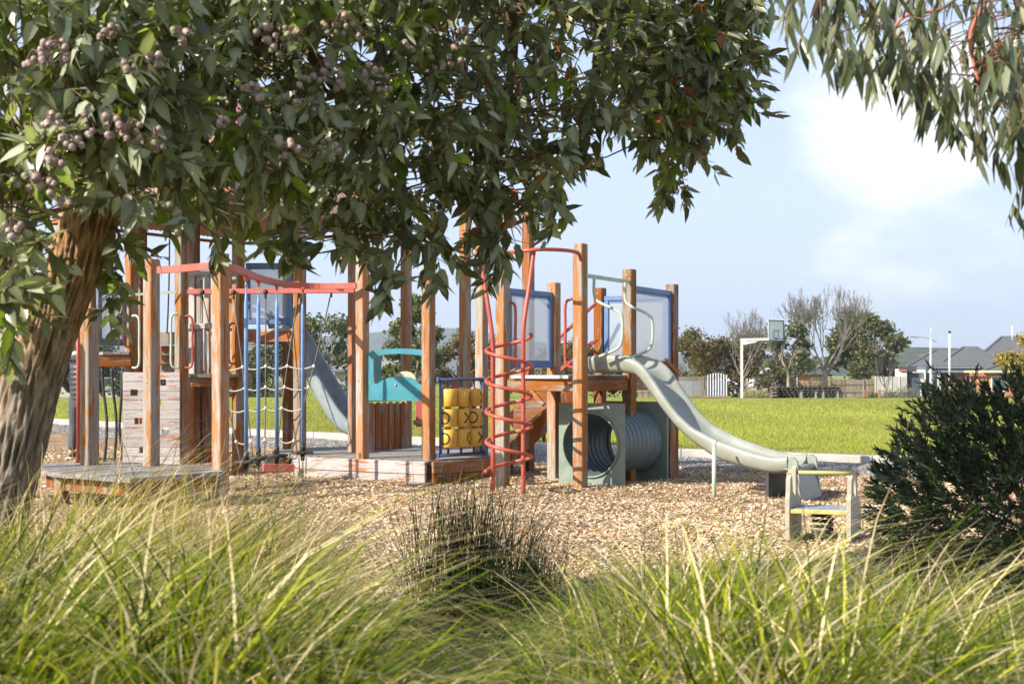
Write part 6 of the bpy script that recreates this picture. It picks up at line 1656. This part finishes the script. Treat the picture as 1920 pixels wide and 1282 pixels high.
hip_roof(H1, X(1885, 108), 110.0, 10.2, 9, 1.35, 4.15, 'rooftile', ridge=2.4, courses=34)
hip_roof(H1, X(1805, 104), 105.0, 5.2, 7, 1.3, 3.2, 'rooftile', ridge=.5)
d2 = 84.0; g2 = float(lawn_z(d2)) - .05
H2 = Thing('house', 'orange brick house with cream gutter behind the dark bush at right', 'house', (X(1900, d2), 88, g2))
wall_box(H2, X(1797, d2), X(2150, d2), 84.4, 92, g2, 1.2, 'brick')
window(H2, X(1850, d2), 84.4, .4, .9, .9); window(H2, X(1898, d2), 84.4, .4, .9, .9)
hip_roof(H2, X(1965, 88), 88.5, 12.4, 8, 1.28, 2.9, 'rooftile', ridge=2.2)
mb = MB(); mb.beam((X(1787, 84), 83.9, 1.22), (X(2180, 84), 83.9, 1.22), .08, .14); H2.part('cream_gutter', mb, M['cream'])
mb = MB(); mb.tube([W(1912, 640, 100), W(1912, 612, 100)], .05, 6); H1.part('flue', mb, M['white'])

H1.o.rotation_euler = (0, 0, R(-19)); H2.o.rotation_euler = (0, 0, R(-20)); H2.o.location.x += 2.4; H1.o.location.x += .6
d = 112.0; gb = float(lawn_z(d)) - .05
H3 = Thing('house', 'low house with light grey tiled roof behind the dark hedge', 'house', (X(700, d), d + 4, gb))
wall_box(H3, X(628, d), X(800, d), d, d + 7, gb, 1.25, 'render2'); window(H3, X(752, d), d, .5, 1.2, .9); window(H3, X(660, d), d, .4, 1.2, .9)
hip_roof(H3, X(708, d), d + 3.5, 7.6, 7.5, 1.35, 2.85, 'rooftile2', ridge=1.2, courses=18)
d = 108.0; gb = float(lawn_z(d)) - .05
H4 = Thing('house', 'pale house glimpsed through the trees above the stone wall', 'house', (X(1480, d), d + 4, gb))
wall_box(H4, X(1425, d), X(1560, d), d + 2, d + 8, gb, 1.1, 'brick'); hip_roof(H4, X(1490, d), d + 5, 7.0, 6, 1.15, 2.6, 'rooftile', ridge=1.0, courses=16); window(H4, X(1545, d), d + 2, .2, 1.1, .8)
H5 = Thing('shed', 'pale shed with skillion roof between the hoop pole and stone wall', 'shed', (X(1440, 96), 98, float(lawn_z(96))))
wall_box(H5, X(1412, 96), X(1462, 96), 96, 99, float(lawn_z(96)), .9, 'render'); mb = MB(); mb.beam((X(1405, 96), 97.5, .95), (X(1470, 96), 97.5, 1.6), 4, .08, ch=0); H5.part('roof', mb, M['white'])
d = 104.0; gb = float(lawn_z(d)) - .05
H6 = Thing('house', 'grey walled house beyond the lawn behind the boardwalk ropes', 'house', (X(160, d), d + 4, gb))
wall_box(H6, X(60, d), X(330, d), d, d + 7, gb, 1.1, 'render2'); window(H6, X(215, d), d, .3, 1.2, .9); hip_roof(H6, X(190, d), d + 3.5, 11.5, 7, 1.15, 2.6, 'rooftile', ridge=2.2, courses=16)

# fences with single boards
def paling(label, x0px, x1px, d, ytop, bw=.15, mat='fence', rails=True, x1d=None, cap=None):
    gb = float(lawn_z(d)) - .03; x0, x1 = X(x0px, d), X(x1px, d); zt = Z(ytop, d); T = Thing('paling_fence', label, 'fence', ((x0 + x1) / 2, d, gb))
    n = max(2, int((x1 - x0) / bw)); me = None
    for k in range(n):
        x = x0 + (k + .5) * (x1 - x0) / n; h = zt - gb + random.uniform(-.02, .02)
        if me is None:
            mb = MB(); mb.box((0, 0, .5), ((x1 - x0) / n - .012, .022, 1)); me = mb.mesh('paling', M[mat])
        o = link('paling', me, T.o); o.location = (x - T.loc.x, random.uniform(-.006, .006), 0); o.scale = (1, 1, h)
    for z in ((.3, .72) if rails else ()):
        mb = MB(); mb.beam((x0, d - .035, gb + (zt - gb) * z), (x1, d - .035, gb + (zt - gb) * z), .04, .08); T.part('rail', mb, M[mat])
    m_ = 0; x = x0
    while x < x1: 
        mb = MB(); mb.box((x, d - .06, gb + (zt - gb) / 2), (.1, .08, zt - gb)); T.part('fence_post', mb, M[mat]); x += 2.4
    return T
paling('brown timber paling fence right of the stone wall', 1556, 1640, 92, 711)
paling('grey board fence behind the hoop and straw bushes', 1378, 1556, 98, 713, .25, 'post_grey')
paling('timber and steel side fence left of the white arched gate', 1190, 1318, 84, 706, .2)
# grey sheet fence between house and palings
FN = Thing('sheet_fence', 'plain grey sheet metal fence between the palings and the pale house', 'fence', (X(1672, 90), 90, float(lawn_z(90))))
for k in range(4):
    a, b = 1641 + k * 15, 1641 + (k + 1) * 15; g = float(lawn_z(90)); mb = MB(); mb.box(((X(a, 90) + X(b, 90)) / 2, 90, (g + Z(706, 90)) / 2), (X(b, 90) - X(a, 90) - .03, .04, Z(706, 90) - g)); FN.part('sheet', mb, M['greyframe'] if False else M['render2'])
    mb = MB(); mb.box((X(a, 90), 89.96, (g + Z(705, 90)) / 2), (.06, .06, Z(705, 90) - g)); FN.part('fence_post', mb, M['render'])
FB = Thing('sheet_fence', 'blue grey steel panel fence running up to the white arched gate', 'fence', (X(1250, 82), 82, float(lawn_z(82))))
for k in range(5):
    a, b = 1236 + k * 16, 1236 + (k + 1) * 16; g = float(lawn_z(82)); mb = MB(); mb.box(((X(a, 82) + X(b, 82)) / 2, 82, (g + Z(714, 82)) / 2), (X(b, 82) - X(a, 82) - .03, .04, Z(714, 82) - g)); FB.part('sheet', mb, M['blue'] if False else M['steel'])
GT = Thing('picket_gate', 'white picket gate with arched top between dark gaps beside the hoop pole', 'gate', (X(1340, 80), 80, float(lawn_z(80))))
g = float(lawn_z(80))
for k in range(8):
    px = 1327 + k * 5.0; yt = 699 + 5.5 * ((k - 3.5) / 6) ** 2 * 2; mb = MB(); mb.box((X(px, 80), 80, (g + Z(yt, 80)) / 2), (.062, .03, Z(yt, 80) - g)); GT.part('picket', mb, M['white'])
mb = MB(); mb.box((X(1344, 80), 80.25, (g + Z(712, 80)) / 2), (1.4, .03, Z(712, 80) - g)); GT.part('backing', mb, M['navy'])
for px in (1319, 1323): mb = MB(); mb.box((X(px, 80), 80, (g + Z(704, 80)) / 2), (.08, .08, Z(704, 80) - g)); GT.part('fence_post', mb, M['fence'])
mb = MB(); mb.beam((X(1240, 79), 79, g + .06), (X(1366, 79), 79, g + .06), .15, .12); single('log_edging', mb, M['post_brown'], 'low brown timber edging under the blue grey fence and white gate', 'edging', (X(1300, 79), 79, g))

# stone wall built from single stones, with end pier and two benches
SW = Thing('stone_wall', 'low dark stone retaining wall with a sunlit toned pier at its left end', 'wall', (X(1510, 67), 67, float(lawn_z(67))))
g = float(lawn_z(67)) - .02; stones = []
for k in range(5):
    v = unit(1)[0]; mb = MB(); mb.ball((0, 0, 0), .5, 7); me = mb.mesh('stone', M['stone'])
    co = np.zeros(len(me.vertices) * 3); me.vertices.foreach_get('co', co); co = co.reshape(-1, 3); co = np.sign(co) * np.abs(co) ** .62 * .58 + rng.normal(0, .025, co.shape); me.vertices.foreach_set('co', co.ravel()); me.update(); stones.append(me)
rows = 5
for r in range(rows):
    x = X(1457, 66.5) + random.uniform(-.1, 0)
    while x < X(1577, 66.5):
        w = random.uniform(.16, .32); h = .64 / rows; o = link('stone', random.choice(stones), SW.o); o.location = Vector((x + w / 2, 66.6 + (x - X(1457, 66.5)) * .06, g + h * (r + .5))) - SW.loc
        o.scale = (w * 1.02, .34, h * 1.12); o.rotation_euler = (random.uniform(-.15, .15), random.uniform(-.25, .25), random.uniform(-.1, .1)); x += w
warm = [m_.copy() for m_ in stones]
for m_ in warm: m_.materials.clear(); m_.materials.append(M['stone_sunlit'])
for r in range(4):
    for c in range(3):
        o = link('stone', random.choice(warm), SW.o); o.location = Vector((X(1446, 66) + c * .17, 65.9 + .25 * c, g + .09 + r * .16)) - SW.loc; o.scale = (.2, .35, .19)
mb = MB(); mb.box((X(1518, 66.7), 66.95, g + .3), (3.2, .4, .6)); SW.part('core', mb, M['stone'])
for px, lb in ((1513, 'slim slab bench before the stone wall, left one'), (1554, 'slim slab bench before the stone wall, right one')):
    T = Thing('bench', lb, 'bench', (X(px, 64), 64, float(lawn_z(64))), 'benches before the stone wall'); g3 = float(lawn_z(64))
    mb = MB(); mb.box((X(px, 64), 64, g3 + .42), (1.0, .4, .05), ch=.01); T.part('seat', mb, M['dark'])
    for s in (-.3, .42): mb = MB(); mb.box((X(px, 64) + s, 64, g3 + .2), (.07, .3, .4)); T.part('leg', mb, M['steel'])

# basketball hoop
HP = Thing('basketball_hoop', 'white steel basketball hoop on a cranked pole across the lawn', 'basketball hoop', (X(1391, 66), 66, float(lawn_z(66))))
g = float(lawn_z(66)); x0 = X(1391, 66); zt = Z(637, 66)
mb = MB(); mb.box((x0, 66, (g + zt) / 2), (.11, .11, zt - g), ch=.01); HP.part('pole', mb, M['white'])
mb = MB(); mb.beam((x0 - .055, 66, zt + .01), (X(1443, 65.4), 65.4, zt + .02), .09, .1); HP.part('arm', mb, M['white'])
mb = MB(); mb.poly([(x0 + .06, 65.9, zt - .04), (X(1424, 66), 65.7, zt - .04), (X(1416, 66), 65.7, zt - .12), (x0 + .06, 65.9, zt - .26)], (0, .02, 0)); br = HP.part('gusset', mb, M['white'])
mb = MB()
for k in range(7): mb.box((x0 + .14 + k * .055, 65.84 - k * .01, zt - .085), (.035, .004, .035 + .01 * (k % 2)))
HP.part('gusset_print', mb, M['navy'], parent=br)
ba, bb = Vector((X(1441, 65.4), 65.4, 0)), Vector((X(1469, 66.2), 66.2, 0)); bd = (bb - ba).normalized(); bn = Vector((bd.y, -bd.x, 0)); z0, z1 = Z(639, 66), Z(601.5, 66); BL = (bb - ba).length
mb = MB(); mb.poly([ba + up * z0, bb + up * z0, bb + up * z1, ba + up * z1], bn * -.03); bbo = HP.part('backboard', mb, paint_mat('backboard_white', (0.85, 0.86, 0.86), 0.4))
mb = MB()
for p, q in ((ba + up * z0, bb + up * z0), (ba + up * z1, bb + up * z1), (ba + up * z0, ba + up * z1), (bb + up * z0, bb + up * z1)): mb.beam(p + bn * .02, q + bn * .02, .04, .05)
ia, ib, iz0, iz1 = ba + bd * BL * .34, ba + bd * BL * .66, z0 + .13, z0 + .53
for p, q in ((ia + up * iz0, ib + up * iz0), (ia + up * iz1, ib + up * iz1), (ia + up * iz0, ia + up * iz1), (ib + up * iz0, ib + up * iz1)): mb.beam(p + bn * .02, q + bn * .02, .01, .035)
HP.part('marking', mb, M['navy'], parent=bbo)
rc = (ia + ib) / 2 + bn * .3 + up * (z0 + .1)
mb = MB(); mb.tube([rc + Vector((math.cos(t) * .225, math.sin(t) * .225, 0)) for t in np.linspace(0, 2 * math.pi, 25)], .014, 6, cap=False); mb.beam((ia + ib) / 2 + up * (z0 + .1), rc - bn * .22, .1, .02); HP.part('rim', mb, M['dark'])

# street furniture
d = 92.0; g = float(lawn_z(d)); x = X(1745, d)
T = Thing('street_lamp', 'white street lamp with curved arm in front of the dark roofed house', 'street lamp', (x, d, g))
mb = MB(); mb.tube([(x, d, g), (x, d, g + 1.5), (x, d, Z(634, d))], [.09, .07, .05], 10); mb.tube([(x, d, Z(634, d)), (x, d, Z(614, d))], .016, 6); T.part('pole', mb, M['white'])
mb = MB(); mb.tube(smooth_path([W(1756, 641, d), W(1745, 636, d), W(1732, 632.5, d), W(1720, 632, d)], 5), .03, 8); T.part('arm', mb, M['steel'])
mb = MB(); mb.beam(W(1707, 631.5, d), W(1721, 632.5, d), .16, .07, ch=.015); T.part('lamp_head', mb, M['greyframe'])
x = X(1780.5, 86); g = float(lawn_z(86)); T = Thing('pole', 'plain steel pole with dark cap right of the street lamp', 'pole', (x, 86, g))
mb = MB(); mb.tube([(x, 86, g), (x, 86, Z(624, 86))], [.075, .06], 10); T.part('shaft', mb, M['white'])
mb = MB(); mb.box((x, 86, Z(622.5, 86)), (.13, .13, .18)); T.part('cap', mb, M['dark'])
mb = MB(); mb.box((X(1747.5, 90), 90, float(lawn_z(90)) + .45), (.1, .1, .9)); mb.box((X(1747.5, 90), 90, float(lawn_z(90)) + .95), (.26, .3, .26), ch=.03); single('letterbox', mb, M['render'], 'small pale letterbox on a post beside the street lamp', 'letterbox', (X(1747.5, 90), 90, float(lawn_z(90))))
for i, (px, lb) in enumerate(((1622, 'short timber bollard before the paling fence, left one'), (1649, 'short timber bollard near the leafless tree'), (1766, 'short timber bollard right of the letterbox'))):
    g = float(lawn_z(73)); mb = MB(); mb.box((X(px, 73), 73, g + .22), (.14, .14, .48), ch=.02); single('bollard', mb, M['post_brown'], lb, 'bollard', (X(px, 73), 73, g), 'timber bollards along the path')
mb = MB(); g = float(lawn_z(86)); mb.tube([(X(1494.5, 86), 86, g), (X(1494.5, 86), 86, Z(640, 86))], .03, 8); single('sign_pole', mb, M['white'], 'thin white pole among the trees behind the stone wall', 'pole', (X(1494.5, 86), 86, g))

def car(px, d, label, mat, rz=0, s=1.0):
    g = float(lawn_z(d)) + .02; T = Thing('parked_car', label, 'car', (X(px, d), d, g)); loc = T.loc
    prof = [(-2.1, .3), (-2.15, .62), (-2.0, .85), (-1.3, .95), (-.75, 1.4), (.75, 1.45), (1.35, .98), (2.0, .9), (2.15, .6), (2.1, .3)]
    mb = MB(); mb.poly([loc + Vector((x * s, -.85, z * s)) for x, z in prof], (0, 1.7, 0)); T.part('body', mb, M[mat])
    gl = [(-1.2, .97), (-.72, 1.34), (.7, 1.38), (1.2, 1.0)]
    for y in (-.87, .86): mb = MB(); mb.poly([loc + Vector((x * s, y, z * s)) for x, z in gl], (0, .012, 0)); T.part('side_glass', mb, M['glass'])
    for x in (-1.3, 1.3):
        for y in (-.88, .68):
            mb = MB(); mb.tube([loc + Vector((x * s, y, .32)), loc + Vector((x * s, y + .2, .32))], .32, 16); w = T.part('wheel', mb, M['black']); mb = MB(); mb.tube([loc + Vector((x * s, y - .012, .32)), loc + Vector((x * s, y + .212, .32))], .19, 12); T.part('rim', mb, M['steel'], parent=w)
    for y in (-.6, .6): mb = MB(); mb.box(loc + Vector((2.1 * s, y, .68)), (.1, .3, .14)); T.part('headlight', mb, M['white'])
    T.o.rotation_euler = (0, 0, rz)
car(193, 94, 'silver car parked beyond the lawn behind the hanging ropes', 'carpaint', .2)
car(1369, 94, 'white car parked beyond the arched picket gate', 'white', 1.2)

# ------------------------------------------------------------------ air
def haze():
    mb = MB(); mb.box((0, 1640, 62), (9600, 3380, 150)); m = bpy.data.materials.new('haze'); m.use_nodes = True; nt = m.node_tree
    for n in list(nt.nodes):
        if n.type != 'OUTPUT_MATERIAL': nt.nodes.remove(n)
    v = nt.nodes.new('ShaderNodeVolumePrincipled'); v.inputs['Density'].default_value = 0.00030; v.inputs['Color'].default_value = (0.86, 0.94, 1.0, 1); v.inputs['Anisotropy'].default_value = 0.2
    nt.links.new(v.outputs[0], nt.nodes['Material Output'].inputs['Volume'])
    o = link('haze', mb.mesh('haze', m)); o['kind'] = 'stuff'; o['label'] = 'thin blue winter haze over the far hills'; o['category'] = 'haze'
haze()
